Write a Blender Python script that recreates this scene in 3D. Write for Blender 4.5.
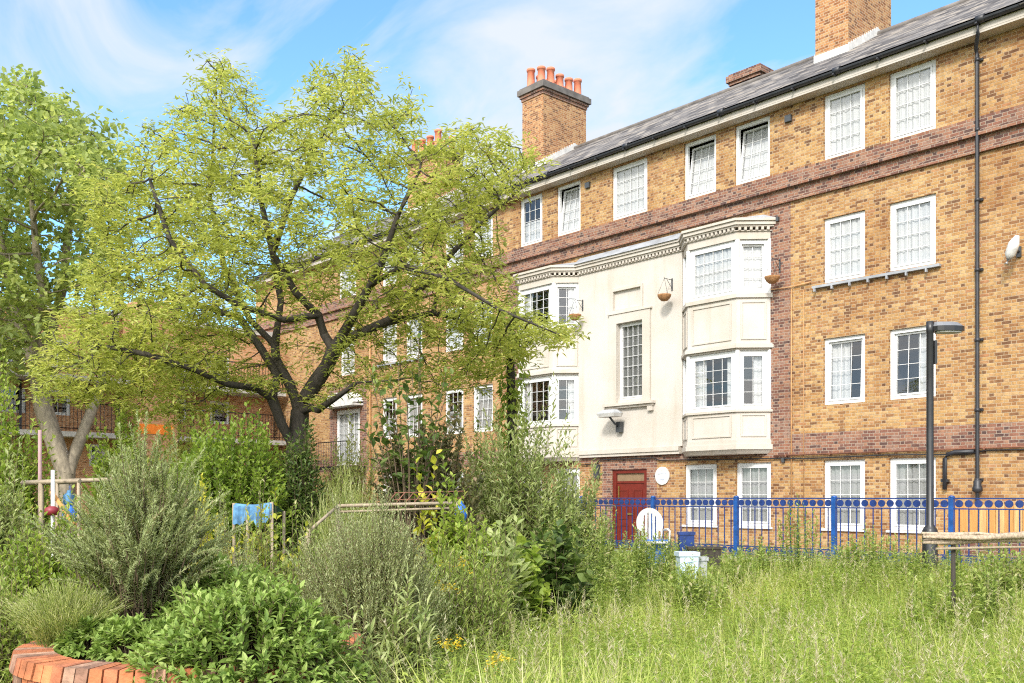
import bpy, math, random
import numpy as np
from mathutils import Vector

# ------------------------------------------------------------------ camera, world, sun, exposure
S = bpy.context.scene
for o in list(bpy.data.objects): bpy.data.objects.remove(o)
COL = S.collection
R = math.radians
EYE, FPX, HOR = 1.6, 950.0, 497.0
cd = bpy.data.cameras.new('camera'); cam = bpy.data.objects.new('camera', cd); COL.objects.link(cam)
cd.lens = FPX / 1024 * 36; cd.sensor_width = 36; cd.sensor_fit = 'HORIZONTAL'
cd.shift_y = (HOR - 341.5) / 1024; cd.clip_end = 3000; cd.clip_start = .05
YAW = math.atan2(0.74057, 0.67197)
cam.location = (0, 0, EYE); cam.rotation_euler = (R(90), 0, YAW)
S.camera = cam
VW = np.array([-math.sin(YAW), math.cos(YAW)]); RT = np.array([VW[1], -VW[0]])

SUN = Vector((0.42, -0.74, 0.64)).normalized()
sl = bpy.data.lights.new('sun', 'SUN'); so = bpy.data.objects.new('sun', sl); COL.objects.link(so)
sl.energy = 2.05; sl.angle = R(9); sl.color = (1.0, .96, .90)
so.rotation_euler = SUN.to_track_quat('Z', 'Y').to_euler(); so.location = (5, -10, 30)

def nd(nt, t, **k):
    n = nt.nodes.new(t)
    for a, b in k.items(): setattr(n, a, b)
    return n
def mth(nt, op, a, b=None, c=None):
    n = nd(nt, 'ShaderNodeMath', operation=op)
    for i, v in enumerate((a, b, c)):
        if v is None: continue
        if isinstance(v, (int, float)): n.inputs[i].default_value = v
        else: nt.links.new(v, n.inputs[i])
    return n.outputs[0]
def ramp(nt, fac, stops, interp='LINEAR'):
    n = nd(nt, 'ShaderNodeValToRGB'); r = n.color_ramp; r.interpolation = interp
    while len(r.elements) < len(stops): r.elements.new(.5)
    for e, (p, c) in zip(r.elements, stops):
        e.position = p; e.color = (*c, 1) if len(c) == 3 else c
    nt.links.new(fac, n.inputs[0]); return n.outputs[0]
def mixc(nt, fac, a, b, mode='MIX'):
    n = nd(nt, 'ShaderNodeMix', data_type='RGBA', blend_type=mode)
    for s, v in ((n.inputs[0], fac), (n.inputs[6], a), (n.inputs[7], b)):
        if isinstance(v, (int, float)): s.default_value = v
        elif isinstance(v, tuple): s.default_value = (*v, 1)
        else: nt.links.new(v, s)
    return n.outputs[2]

W = bpy.data.worlds.new('World'); S.world = W; W.use_nodes = True
wt = W.node_tree; wt.nodes.clear()
sky = nd(wt, 'ShaderNodeTexSky', sky_type='NISHITA'); sky.sun_disc = False
sky.sun_elevation = math.asin(SUN.z); sky.sun_rotation = math.atan2(SUN.x, SUN.y)
sky.air_density = 1.0; sky.dust_density = .6; sky.ozone_density = 1.6
tc = nd(wt, 'ShaderNodeTexCoord')
sp = nd(wt, 'ShaderNodeSeparateXYZ'); wt.links.new(tc.outputs['Generated'], sp.inputs[0])
zz = mth(wt, 'ADD', mth(wt, 'MAXIMUM', sp.outputs[2], 0.0), .12)
cb = nd(wt, 'ShaderNodeCombineXYZ')
wt.links.new(mth(wt, 'DIVIDE', sp.outputs[0], zz), cb.inputs[0]); wt.links.new(mth(wt, 'DIVIDE', sp.outputs[1], zz), cb.inputs[1])
mp = nd(wt, 'ShaderNodeMapping'); wt.links.new(cb.outputs[0], mp.inputs[0])
mp.inputs['Rotation'].default_value = (0, 0, R(35)); mp.inputs['Scale'].default_value = (.8, 1.7, 1); mp.inputs['Location'].default_value = (3.3, 1.2, 0)
n1 = nd(wt, 'ShaderNodeTexNoise'); n1.inputs['Scale'].default_value = 1.3; n1.inputs['Detail'].default_value = 9; n1.inputs['Roughness'].default_value = .55; n1.inputs['Distortion'].default_value = .9
wt.links.new(mp.outputs[0], n1.inputs['Vector'])
cl = ramp(wt, n1.outputs[0], [(.45, (0, 0, 0)), (.55, (.46, .46, .46)), (.66, (.95, .95, .95))])
skyc = mixc(wt, 1.0, sky.outputs[0], (.72, .99, 1.12), 'MULTIPLY')
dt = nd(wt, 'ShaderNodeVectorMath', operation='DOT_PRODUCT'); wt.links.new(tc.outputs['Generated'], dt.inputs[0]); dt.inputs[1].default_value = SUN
glow = mth(wt, 'POWER', mth(wt, 'MAXIMUM', dt.outputs['Value'], 0.0), 1.3)      # extra cloud brightness added towards the sun, out of view, as frontal fill
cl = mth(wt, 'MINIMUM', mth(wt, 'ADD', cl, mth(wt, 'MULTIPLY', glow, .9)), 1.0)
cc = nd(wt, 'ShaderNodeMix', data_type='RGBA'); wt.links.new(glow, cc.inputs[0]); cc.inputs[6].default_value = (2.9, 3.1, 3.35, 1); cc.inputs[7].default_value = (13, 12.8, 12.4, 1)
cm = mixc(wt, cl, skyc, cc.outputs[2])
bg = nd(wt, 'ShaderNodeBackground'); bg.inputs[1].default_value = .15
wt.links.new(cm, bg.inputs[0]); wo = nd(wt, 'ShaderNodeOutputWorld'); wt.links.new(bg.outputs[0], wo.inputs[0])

S.view_settings.view_transform = 'Standard'; S.view_settings.look = 'None'
S.view_settings.exposure = 1.0; S.view_settings.gamma = 1.0; S.view_settings.use_curve_mapping = False
S.render.engine = 'CYCLES'
S.cycles.max_bounces = 8; S.cycles.transparent_max_bounces = 8; S.cycles.diffuse_bounces = 5; S.cycles.transmission_bounces = 6
S.cycles.caustics_reflective = False; S.cycles.caustics_refractive = False
S.cycles.use_denoising = False; S.cycles.filter_width = 1.15; S.cycles.sample_clamp_indirect = 6

rs = np.random.RandomState(7); random.seed(7)

# ------------------------------------------------------------------ helpers
def at(px, py, dep):
    u = (px - 512) / FPX; p = (VW + u * RT) * dep
    return np.array([p[0], p[1], EYE + (HOR - py) / FPX * dep])
def gh(x, y):                       # garden height: rises a little towards the railing, drops to the lane
    t = np.clip((np.asarray(y, float) - 6.5) / 6.5, 0, 1)
    g = .42 * t * t * (3 - 2 * t)
    return np.where(np.asarray(y) > 14.2, -.02, g)

def tag(o, label=None, cat=None, group=None, kind=None):
    if label: o['label'] = label
    if cat: o['category'] = cat
    if group: o['group'] = group
    if kind: o['kind'] = kind
    return o
def thing(name, loc, label, cat, group=None):
    o = bpy.data.objects.new(name, None); COL.objects.link(o); o.location = loc; o.empty_display_size = .2
    return tag(o, label, cat, group)
def rootloc(p):
    v = Vector((0, 0, 0))
    while p is not None: v += p.location; p = p.parent
    return v
def link(name, me, parent):
    o = bpy.data.objects.new(name, me); COL.objects.link(o)
    if parent is not None: o.parent = parent
    return o

class MB:
    """collects faces given in a local frame: s along the wall, d outwards, z up"""
    def __init__(s, ox=0, oy=0, ang=0):
        s.v = []; s.f = []; s.m = []; s.fr = (ox, oy, math.cos(ang), math.sin(ang)); s.tf = None; s.sm = []
    def P(s, a, d, z):
        if s.tf: a, d, z = s.tf(a, d, z)
        ox, oy, c, n = s.fr
        return (ox + a * c + d * n, oy + a * n - d * c, z)
    def face(s, pts, m=0, smooth=False):
        b = len(s.v); s.v += [s.P(*p) for p in pts]; s.f.append(tuple(range(b, b + len(pts)))); s.m.append(m); s.sm.append(smooth)
    def box(s, a0, a1, d0, d1, z0, z1, m=0):
        b = len(s.v)
        s.v += [s.P(a, d, z) for z in (z0, z1) for d in (d0, d1) for a in (a0, a1)]
        for q in ((0, 1, 3, 2), (4, 6, 7, 5), (0, 4, 5, 1), (2, 3, 7, 6), (0, 2, 6, 4), (1, 5, 7, 3)):
            s.f.append(tuple(b + i for i in q)); s.m.append(m); s.sm.append(False)
    def prism(s, prof, z0, z1, m=0, taper=None):       # polygon footprint (s,d) extruded
        n = len(prof); b = len(s.v); top = taper or prof
        s.v += [s.P(p[0], p[1], z0) for p in prof] + [s.P(p[0], p[1], z1) for p in top]
        for i in range(n):
            j = (i + 1) % n; s.f.append((b + i, b + j, b + n + j, b + n + i)); s.m.append(m); s.sm.append(False)
        s.f.append(tuple(b + i for i in reversed(range(n)))); s.f.append(tuple(b + n + i for i in range(n))); s.m += [m, m]; s.sm += [False, False]
    def tube(s, pts, rad, seg=8, m=0, cap=True):
        pts = [Vector(s.P(*p)) for p in pts]; n = len(pts)
        if not hasattr(rad, '__len__'): rad = [rad] * n
        b = len(s.v)
        for i, p in enumerate(pts):
            t = (pts[min(i + 1, n - 1)] - pts[max(i - 1, 0)]).normalized()
            ref = Vector((0, 0, 1)) if abs(t.z) < .9 else Vector((1, 0, 0))
            a = t.cross(ref).normalized(); c = t.cross(a)
            for k in range(seg):
                w = 2 * math.pi * k / seg; s.v.append(tuple(p + (a * math.cos(w) + c * math.sin(w)) * rad[i]))
        for i in range(n - 1):
            for k in range(seg):
                k2 = (k + 1) % seg; s.f.append((b + i * seg + k, b + i * seg + k2, b + (i + 1) * seg + k2, b + (i + 1) * seg + k)); s.m.append(m); s.sm.append(True)
        if cap:
            s.f.append(tuple(b + k for k in reversed(range(seg)))); s.f.append(tuple(b + (n - 1) * seg + k for k in range(seg))); s.m += [m, m]; s.sm += [False, False]
    def lathe(s, c, prof, seg=16, m=0, sx=1, sy=1):     # prof: (radius, z) ; c centre in local frame
        b = len(s.v)
        for r_, z in prof:
            for k in range(seg):
                w = 2 * math.pi * k / seg; s.v.append(s.P(c[0] + r_ * math.cos(w) * sx, c[1] + r_ * math.sin(w) * sy, c[2] + z))
        for i in range(len(prof) - 1):
            for k in range(seg):
                k2 = (k + 1) % seg; s.f.append((b + i * seg + k, b + i * seg + k2, b + (i + 1) * seg + k2, b + (i + 1) * seg + k)); s.m.append(m); s.sm.append(True)
    def slab(s, a0, a1, z0, z1, holes, d=0.0, rev=.12, m=0, matf=None, ca=(), cz=(), edge=0.0):
        A = sorted({a0, a1, *ca, *[h[0] for h in holes], *[h[1] for h in holes]}); Z = sorted({z0, z1, *cz, *[h[2] for h in holes], *[h[3] for h in holes]})
        A = [a for a in A if a0 <= a <= a1]; Z = [z for z in Z if z0 <= z <= z1]
        for i in range(len(A) - 1):
            for j in range(len(Z) - 1):
                x, z = (A[i] + A[i + 1]) / 2, (Z[j] + Z[j + 1]) / 2
                if any(h[0] < x < h[1] and h[2] < z < h[3] for h in holes): continue
                s.face([(A[i], d, Z[j]), (A[i + 1], d, Z[j]), (A[i + 1], d, Z[j + 1]), (A[i], d, Z[j + 1])], matf(x, z) if matf else m)
        for h in holes:
            x0, x1, y0, y1 = h[:4]; mm = matf((x0 + x1) / 2, y0 - .02) if matf else m
            s.face([(x0, d, y0), (x0, d, y1), (x0, d - rev, y1), (x0, d - rev, y0)], mm); s.face([(x1, d, y0), (x1, d - rev, y0), (x1, d - rev, y1), (x1, d, y1)], mm)
            s.face([(x0, d, y1), (x1, d, y1), (x1, d - rev, y1), (x0, d - rev, y1)], mm); s.face([(x0, d, y0), (x0, d - rev, y0), (x1, d - rev, y0), (x1, d, y0)], mm)
        if edge:
            e = d - edge
            s.face([(a0, d, z0), (a0, d, z1), (a0, e, z1), (a0, e, z0)], m); s.face([(a1, d, z0), (a1, e, z0), (a1, e, z1), (a1, d, z1)], m)
            s.face([(a0, d, z1), (a1, d, z1), (a1, e, z1), (a0, e, z1)], m); s.face([(a0, d, z0), (a0, e, z0), (a1, e, z0), (a1, d, z0)], m)
    def build(s, name, mats, parent=None):
        if not isinstance(mats, (list, tuple)): mats = [mats]
        off = np.array(rootloc(parent)) if parent is not None else np.zeros(3)
        v = np.array(s.v, float); me = bpy.data.meshes.new(name)
        me.from_pydata([tuple(p) for p in v - off], [], s.f)
        for m in mats: me.materials.append(m)
        me.polygons.foreach_set('material_index', s.m); me.polygons.foreach_set('use_smooth', s.sm)
        uv = me.uv_layers.new(name='UVMap'); me.update()
        buf = np.zeros(len(me.loops) * 2, np.float32)
        for p in me.polygons:
            n = p.normal
            if abs(n.z) > .97: t, b_ = Vector((1, 0, 0)), Vector((0, 1, 0))
            else:
                t = Vector((-n.y, n.x, 0)).normalized()
                if abs(t.x) >= abs(t.y): t = t if t.x > 0 else -t
                else: t = t if t.y > 0 else -t
                b_ = t.cross(n); b_ = b_ if b_.z > 0 else -b_
            for li in p.loop_indices:
                q = Vector(v[me.loops[li].vertex_index]); buf[2 * li] = q.dot(t); buf[2 * li + 1] = q.dot(b_)
        uv.data.foreach_set('uv', buf)
        return link(name, me, parent)

def npmesh(name, V, F, mat, parent, tint=None, smooth=False):
    V = np.asarray(V, np.float32); F = np.asarray(F, np.int32)
    if parent is not None: V = V - np.array(rootloc(parent), np.float32)
    me = bpy.data.meshes.new(name); k = F.shape[1]
    me.vertices.add(len(V)); me.vertices.foreach_set('co', V.ravel())
    me.loops.add(F.size); me.loops.foreach_set('vertex_index', F.ravel())
    me.polygons.add(len(F)); me.polygons.foreach_set('loop_start', np.arange(0, F.size, k, dtype=np.int32))
    try: me.polygons.foreach_set('loop_total', np.full(len(F), k, np.int32))
    except Exception: pass
    me.polygons.foreach_set('use_smooth', np.full(len(F), smooth, bool))
    if tint is not None:
        a = me.attributes.new('tint', 'FLOAT', 'FACE'); a.data.foreach_set('value', np.asarray(tint, np.float32))
    me.materials.append(mat); me.update(calc_edges=True)
    return link(name, me, parent)

# ------------------------------------------------------------------ materials
def newmat(name):
    m = bpy.data.materials.new(name); m.use_nodes = True; nt = m.node_tree
    return m, nt, nt.nodes['Principled BSDF']
def noise(nt, scale, detail=4, vec=None, rough=.5):
    n = nd(nt, 'ShaderNodeTexNoise'); n.inputs['Scale'].default_value = scale; n.inputs['Detail'].default_value = detail; n.inputs['Roughness'].default_value = rough
    if vec is None:
        t = nd(nt, 'ShaderNodeTexCoord'); vec = t.outputs['Object']
    nt.links.new(vec, n.inputs['Vector']); return n.outputs[0]
def plain(name, c, rough=.5, metal=0, var=.15, scale=6, bump=0, spec=.5):
    m, nt, b = newmat(name)
    f = noise(nt, scale, 5)
    col = ramp(nt, f, [(.3, tuple(x * (1 - var) for x in c)), (.7, tuple(min(1, x * (1 + var)) for x in c))])
    nt.links.new(col, b.inputs['Base Color']); b.inputs['Roughness'].default_value = rough; b.inputs['Metallic'].default_value = metal
    b.inputs['Specular IOR Level'].default_value = spec
    if bump:
        bp = nd(nt, 'ShaderNodeBump'); bp.inputs['Strength'].default_value = bump; bp.inputs['Distance'].default_value = .01
        nt.links.new(noise(nt, scale * 6, 4), bp.inputs['Height']); nt.links.new(bp.outputs[0], b.inputs['Normal'])
    return m
def brick(name, stops, mortar, per=.275, h=.066, hd=.667, jw=.0055, patch=.25, soot=(.5, .42, .36), swap=False, hdark=.07, drift=0):
    m, nt, b = newmat(name)
    uv = nd(nt, 'ShaderNodeUVMap'); sx = nd(nt, 'ShaderNodeSeparateXYZ'); nt.links.new(uv.outputs[0], sx.inputs[0])
    wob = nd(nt, 'ShaderNodeTexNoise'); wob.inputs['Scale'].default_value = 7; wob.inputs['Detail'].default_value = 3; nt.links.new(uv.outputs[0], wob.inputs['Vector'])
    wsp = nd(nt, 'ShaderNodeSeparateColor'); nt.links.new(wob.outputs['Color'], wsp.inputs[0])
    u, v = (sx.outputs[1], sx.outputs[0]) if swap else (sx.outputs[0], sx.outputs[1])
    u = mth(nt, 'ADD', u, mth(nt, 'MULTIPLY', mth(nt, 'SUBTRACT', wsp.outputs[0], .5), .030)); v = mth(nt, 'ADD', v, mth(nt, 'MULTIPLY', mth(nt, 'SUBTRACT', wsp.outputs[1], .5), .016))
    vr = mth(nt, 'DIVIDE', v, h); row = mth(nt, 'FLOOR', vr); fv = mth(nt, 'FRACT', vr)
    p = mth(nt, 'ADD', mth(nt, 'DIVIDE', u, per), mth(nt, 'FRACT', mth(nt, 'MULTIPLY', row, .5)))
    f = mth(nt, 'FRACT', p); hdr = mth(nt, 'GREATER_THAN', f, hd)
    idn = mth(nt, 'ADD', mth(nt, 'MULTIPLY', mth(nt, 'FLOOR', p), 2.0), hdr)
    cx = nd(nt, 'ShaderNodeCombineXYZ'); nt.links.new(idn, cx.inputs[0]); nt.links.new(row, cx.inputs[1])
    wn = nd(nt, 'ShaderNodeTexWhiteNoise', noise_dimensions='2D'); nt.links.new(cx.outputs[0], wn.inputs['Vector'])
    big = noise(nt, .55, 5, uv.outputs[0], .6)
    val = mth(nt, 'ADD', mth(nt, 'SUBTRACT', wn.outputs[0], mth(nt, 'MULTIPLY', hdr, hdark)), mth(nt, 'MULTIPLY', mth(nt, 'SUBTRACT', big, .5), .45))
    base = ramp(nt, val, stops)
    fine = noise(nt, 30, 3, uv.outputs[0])
    mott = ramp(nt, noise(nt, 13, 4, uv.outputs[0], .7), [(.3, (.58, .52, .48)), (.5, (.98, .98, .98)), (.7, (1.28, 1.25, 1.2))])
    base = mixc(nt, .75, base, mott, 'MULTIPLY'); base = mixc(nt, mth(nt, 'MULTIPLY', fine, .3), base, mixc(nt, .5, base, (.9, .75, .5), 'MULTIPLY'))
    du = mth(nt, 'MINIMUM', mth(nt, 'MINIMUM', f, mth(nt, 'SUBTRACT', 1.0, f)), mth(nt, 'ABSOLUTE', mth(nt, 'SUBTRACT', f, hd)))
    du = mth(nt, 'MULTIPLY', du, per); dv = mth(nt, 'MULTIPLY', mth(nt, 'MINIMUM', fv, mth(nt, 'SUBTRACT', 1.0, fv)), h)
    dm = mth(nt, 'MINIMUM', du, dv)
    mr = nd(nt, 'ShaderNodeMapRange'); mr.inputs[1].default_value = jw * .7; mr.inputs[2].default_value = jw * 1.4; mr.inputs[3].default_value = 1; mr.inputs[4].default_value = 0
    nt.links.new(dm, mr.inputs[0])
    col = mixc(nt, mr.outputs[0], base, mortar)
    st = noise(nt, .9, 6, uv.outputs[0], .65)
    stf = ramp(nt, st, [(.5, (0, 0, 0)), (.75, (patch, patch, patch))])
    col = mixc(nt, stf, col, soot, 'MULTIPLY')
    if drift:
        mpd = nd(nt, 'ShaderNodeMapping'); mpd.inputs['Scale'].default_value = (.5, .16, 1); nt.links.new(uv.outputs[0], mpd.inputs[0])
        dr = ramp(nt, noise(nt, 1.1, 7, mpd.outputs[0], .62), [(.35, (.80, .68, .60)), (.5, (1, 1, 1)), (.66, (1.10, 1.10, 1.02))]); col = mixc(nt, drift, col, dr, 'MULTIPLY')
    nt.links.new(col, b.inputs['Base Color']); b.inputs['Roughness'].default_value = .9; b.inputs['Specular IOR Level'].default_value = .2
    bp = nd(nt, 'ShaderNodeBump'); bp.inputs['Strength'].default_value = .5; bp.inputs['Distance'].default_value = .012
    nt.links.new(mth(nt, 'ADD', mth(nt, 'SUBTRACT', 1.0, mr.outputs[0]), mth(nt, 'MULTIPLY', fine, .5)), bp.inputs['Height']); nt.links.new(bp.outputs[0], b.inputs['Normal'])
    return m
M = {}
M['stock'] = brick('stock_brick', [(.0, (.15, .08, .045)), (.1, (.24, .12, .055)), (.25, (.315, .165, .07)), (.42, (.35, .193, .08)), (.58, (.385, .228, .094)), (.78, (.41, .255, .11)), (.92, (.45, .30, .15)), (1., (.35, .175, .088))], (.40, .305, .20), patch=.6, soot=(.66, .55, .5), drift=.7)
M['red'] = brick('red_brick', [(.0, (.09, .055, .05)), (.2, (.15, .075, .06)), (.5, (.235, .108, .073)), (.8, (.29, .155, .10)), (1., (.24, .15, .12))], (.33, .265, .21), patch=.5)
M['soldier'] = brick('soldier_brick', [(.0, (.07, .045, .045)), (.4, (.14, .075, .065)), (.75, (.22, .105, .08)), (1., (.3, .18, .13))], (.30, .25, .21), per=.44, h=.075, hd=.75, swap=True)
M['chim'] = brick('chimney_brick', [(.0, (.17, .08, .04)), (.3, (.32, .14, .06)), (.6, (.40, .2, .085)), (1., (.45, .27, .13))], (.46, .35, .24))
M['farbrick'] = brick('orange_brick', [(.0, (.34, .16, .08)), (.4, (.50, .25, .12)), (1., (.56, .33, .19))], (.5, .36, .22))
M['planter'] = brick('planter_brick', [(.0, (.30, .10, .05)), (.3, (.45, .15, .06)), (.6, (.55, .2, .075)), (.85, (.6, .27, .12)), (1., (.36, .24, .17))], (.2, .14, .1), per=.3, h=.085, hd=.98, jw=.005, swap=True, patch=.6)
M['slate'] = brick('slate', [(.0, (.06, .057, .06)), (.3, (.12, .113, .115)), (.7, (.185, .175, .172)), (1., (.29, .26, .23))], (.08, .08, .085), per=.30, h=.24, hd=.985, jw=.006, patch=.5, soot=(.7, .62, .5))
def stucco(name, c):
    m, nt, b = newmat(name); uv = nd(nt, 'ShaderNodeUVMap')
    mpn = nd(nt, 'ShaderNodeMapping'); mpn.inputs['Scale'].default_value = (2.2, .25, 1); nt.links.new(uv.outputs[0], mpn.inputs[0])
    f1 = noise(nt, 1.3, 6, mpn.outputs[0], .6); f2 = noise(nt, .7, 5, uv.outputs[0], .6)
    c1 = ramp(nt, f1, [(.25, (.86, .81, .74)), (.46, (.98, .97, .96)), (.65, (1, 1, 1))]); c2 = ramp(nt, f2, [(.3, (.88, .85, .80)), (.6, (1, 1, 1))])
    col = mixc(nt, 1., mixc(nt, 1., c, c1, 'MULTIPLY'), c2, 'MULTIPLY')
    nt.links.new(col, b.inputs['Base Color']); b.inputs['Roughness'].default_value = .75
    bp = nd(nt, 'ShaderNodeBump'); bp.inputs['Strength'].default_value = .15; bp.inputs['Distance'].default_value = .01; nt.links.new(noise(nt, 25, 4, uv.outputs[0]), bp.inputs['Height']); nt.links.new(bp.outputs[0], b.inputs['Normal'])
    return m
M['stucco'] = stucco('cream_stucco', (.525, .49, .445)); M['trim'] = stucco('cream_trim', (.505, .465, .415))
M['upvc'] = plain('white_upvc', (.66, .66, .655), .35, var=.05)
M['lead'] = plain('lead_sheet', (.30, .31, .33), .5, var=.25, scale=3)
M['lead_light'] = plain('mortar_flashing', (.55, .54, .52), .7, var=.15)
M['stone'] = plain('stone_sill', (.42, .40, .37), .8, var=.2)
M['black'] = plain('black_paint', (.018, .018, .02), .35, var=.3)
M['gutter'] = plain('grey_black_pipe', (.022, .023, .028), .45, var=.3)
M['rust'] = plain('rust_brown_pipe', (.20, .085, .05), .6, var=.3)
M['ochre'] = plain('painted_pipe', (.45, .24, .1), .6, var=.2)
M['blue'] = plain('blue_paint', (.012, .035, .16), .35, var=.3, scale=12)
M['postblue'] = plain('bright_blue_paint', (.010, .07, .27), .35, var=.25, scale=12)
M['pot'] = plain('terracotta', (.62, .20, .11), .7, var=.15)
M['cap'] = plain('weathered_mortar_cap', (.14, .125, .115), .9, var=.3, scale=4)
M['coir'] = plain('coir', (.30, .15, .06), .95, var=.4, scale=30, bump=.6)
M['grey'] = plain('grey_plastic', (.34, .35, .36), .5, var=.08); M['lamp'] = plain('lamp_grey', (.16, .165, .18), .4, var=.08); M['fan'] = plain('amber_glass', (.22, .15, .09), .2, var=.2)
M['dgrey'] = plain('dark_grey_metal', (.05, .055, .06), .4, var=.1)
M['plastic'] = plain('white_plastic', (.58, .575, .55), .5, var=.2, scale=10)
M['bluep'] = plain('blue_plastic', (.015, .13, .55), .4, var=.15)
M['skyp'] = plain('pale_blue_plastic', (.075, .19, .33), .8, var=.5, scale=14)
M['iceb'] = plain('pale_grey_blue_plastic', (.48, .58, .68), .4, var=.15, scale=9)
M['orange'] = plain('orange_cloth', (.85, .22, .02), .8, var=.08)
M['redp'] = plain('dark_red_plastic', (.22, .02, .03), .5, var=.2)
M['pink'] = plain('faded_pink_paint', (.30, .19, .19), .8, var=.2)
M['door'] = plain('dark_red_door', (.13, .016, .010), .3, var=.15)
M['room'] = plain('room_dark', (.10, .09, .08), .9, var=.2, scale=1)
M['soilm'] = plain('soil', (.07, .05, .035), .95, var=.4, scale=8, bump=.8)
M['flowery'] = plain('yellow_petals', (.75, .50, .02), .7, var=.2)
M['flowerw'] = plain('white_petals', (.75, .73, .66), .7, var=.1)
M['brass'] = plain('brass', (.5, .35, .12), .35, metal=1)
M['ink'] = plain('blue_grey_lettering', (.25, .3, .42), .6)
def woodm(name, c, var=.35, sc=(8, 8, .8)):
    m, nt, b = newmat(name); t = nd(nt, 'ShaderNodeTexCoord'); mpn = nd(nt, 'ShaderNodeMapping'); mpn.inputs['Scale'].default_value = sc
    nt.links.new(t.outputs['Object'], mpn.inputs[0]); f = noise(nt, 3, 6, mpn.outputs[0], .65)
    col = ramp(nt, f, [(.25, tuple(x * (1 - var) for x in c)), (.5, c), (.75, tuple(min(1, x * (1 + var)) for x in c))])
    nt.links.new(col, b.inputs['Base Color']); b.inputs['Roughness'].default_value = .85
    bp = nd(nt, 'ShaderNodeBump'); bp.inputs['Strength'].default_value = .6; bp.inputs['Distance'].default_value = .01; nt.links.new(f, bp.inputs['Height']); nt.links.new(bp.outputs[0], b.inputs['Normal'])
    return m
M['plank'] = woodm('orange_timber', (.50, .25, .075)); M['plank2'] = woodm('pale_timber', (.58, .34, .14))
M['log'] = woodm('weathered_wood', (.36, .28, .20), .65, (14, 14, 5)); M['timber'] = woodm('grey_timber', (.30, .24, .165), .35)
M['bark'] = woodm('dark_bark', (.042, .034, .026), .55, (10, 10, 2.5)); M['plane_bark'] = woodm('pale_bark', (.23, .19, .135), .55, (4, 4, 1.5)); M['twig'] = woodm('brown_twig', (.13, .09, .055), .3)
def glassm():
    m, nt, b = newmat('window_glass'); nt.nodes.remove(b); out = nt.nodes['Material Output']
    tr = nd(nt, 'ShaderNodeBsdfTransparent'); tr.inputs[0].default_value = (.97, .98, .98, 1); gl = nd(nt, 'ShaderNodeBsdfGlossy'); gl.inputs['Roughness'].default_value = .02
    ge = nd(nt, 'ShaderNodeNewGeometry'); dp = nd(nt, 'ShaderNodeVectorMath', operation='DOT_PRODUCT'); nt.links.new(ge.outputs['Incoming'], dp.inputs[0]); nt.links.new(ge.outputs['Normal'], dp.inputs[1])
    sch = mth(nt, 'POWER', mth(nt, 'SUBTRACT', 1.0, mth(nt, 'ABSOLUTE', dp.outputs['Value'])), 4.0)
    mx = nd(nt, 'ShaderNodeMixShader'); nt.links.new(mth(nt, 'MINIMUM', mth(nt, 'MULTIPLY_ADD', sch, .88, .11), 1.0), mx.inputs[0])
    nt.links.new(tr.outputs[0], mx.inputs[1]); nt.links.new(gl.outputs[0], mx.inputs[2]); nt.links.new(mx.outputs[0], out.inputs[0]); return m
M['glass'] = glassm()
def netm(name, c):
    m, nt, b = newmat(name); out = nt.nodes['Material Output']; nt.nodes.remove(b)
    d = nd(nt, 'ShaderNodeBsdfDiffuse'); d.inputs[0].default_value = (c, c, c * .99, 1); t = nd(nt, 'ShaderNodeBsdfTranslucent'); t.inputs[0].default_value = (c, c, c, 1); tr = nd(nt, 'ShaderNodeBsdfTransparent')
    a = nd(nt, 'ShaderNodeMixShader'); a.inputs[0].default_value = .10; nt.links.new(d.outputs[0], a.inputs[1]); nt.links.new(t.outputs[0], a.inputs[2])
    c = nd(nt, 'ShaderNodeMixShader'); c.inputs[0].default_value = .05; nt.links.new(a.outputs[0], c.inputs[1]); nt.links.new(tr.outputs[0], c.inputs[2]); nt.links.new(c.outputs[0], out.inputs[0]); return m
M['net'] = netm('net_curtain', .54); M['netg'] = netm('grey_net_curtain', .34); M['skyrefl'] = netm('grey_sky_reflection', .17)
def leafm(name, stops, trans=.35, tb=1.5, rough=.5, spec=.3):
    m, nt, b = newmat(name); out = nt.nodes['Material Output']
    at_ = nd(nt, 'ShaderNodeAttribute', attribute_name='tint'); col = ramp(nt, at_.outputs['Fac'], stops)
    nt.links.new(col, b.inputs['Base Color']); b.inputs['Roughness'].default_value = rough; b.inputs['Specular IOR Level'].default_value = spec
    t = nd(nt, 'ShaderNodeBsdfTranslucent'); nt.links.new(mixc(nt, 1., col, (tb, tb, tb * .7), 'MULTIPLY'), t.inputs[0])
    mx = nd(nt, 'ShaderNodeMixShader'); mx.inputs[0].default_value = trans; nt.links.new(b.outputs[0], mx.inputs[1]); nt.links.new(t.outputs[0], mx.inputs[2]); nt.links.new(mx.outputs[0], out.inputs[0]); return m
L = {}
L['gold'] = leafm('yellow_green_leaf', [(0, (.21, .26, .06)), (.4, (.38, .41, .11)), (.8, (.50, .51, .15)), (1, (.57, .49, .18))], .5)
L['plane'] = leafm('plane_leaf', [(0, (.17, .23, .07)), (.5, (.32, .38, .12)), (.85, (.45, .49, .17)), (1, (.54, .53, .18))], .5)
L['dark'] = leafm('dark_green_leaf', [(0, (.04, .075, .02)), (.6, (.095, .15, .035)), (1, (.22, .28, .08))], .35)
L['mid'] = leafm('mid_green_leaf', [(0, (.12, .19, .03)), (.5, (.26, .35, .055)), (1, (.40, .46, .10))], .45)
L['sage'] = leafm('sage_leaf', [(0, (.11, .18, .035)), (.5, (.22, .32, .065)), (1, (.35, .43, .13))], .3, rough=.6)
L['rose'] = leafm('rosemary_needle', [(0, (.15, .18, .065)), (.4, (.32, .37, .16)), (.85, (.50, .54, .29)), (1, (.30, .24, .14))], .38, rough=.65)
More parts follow.
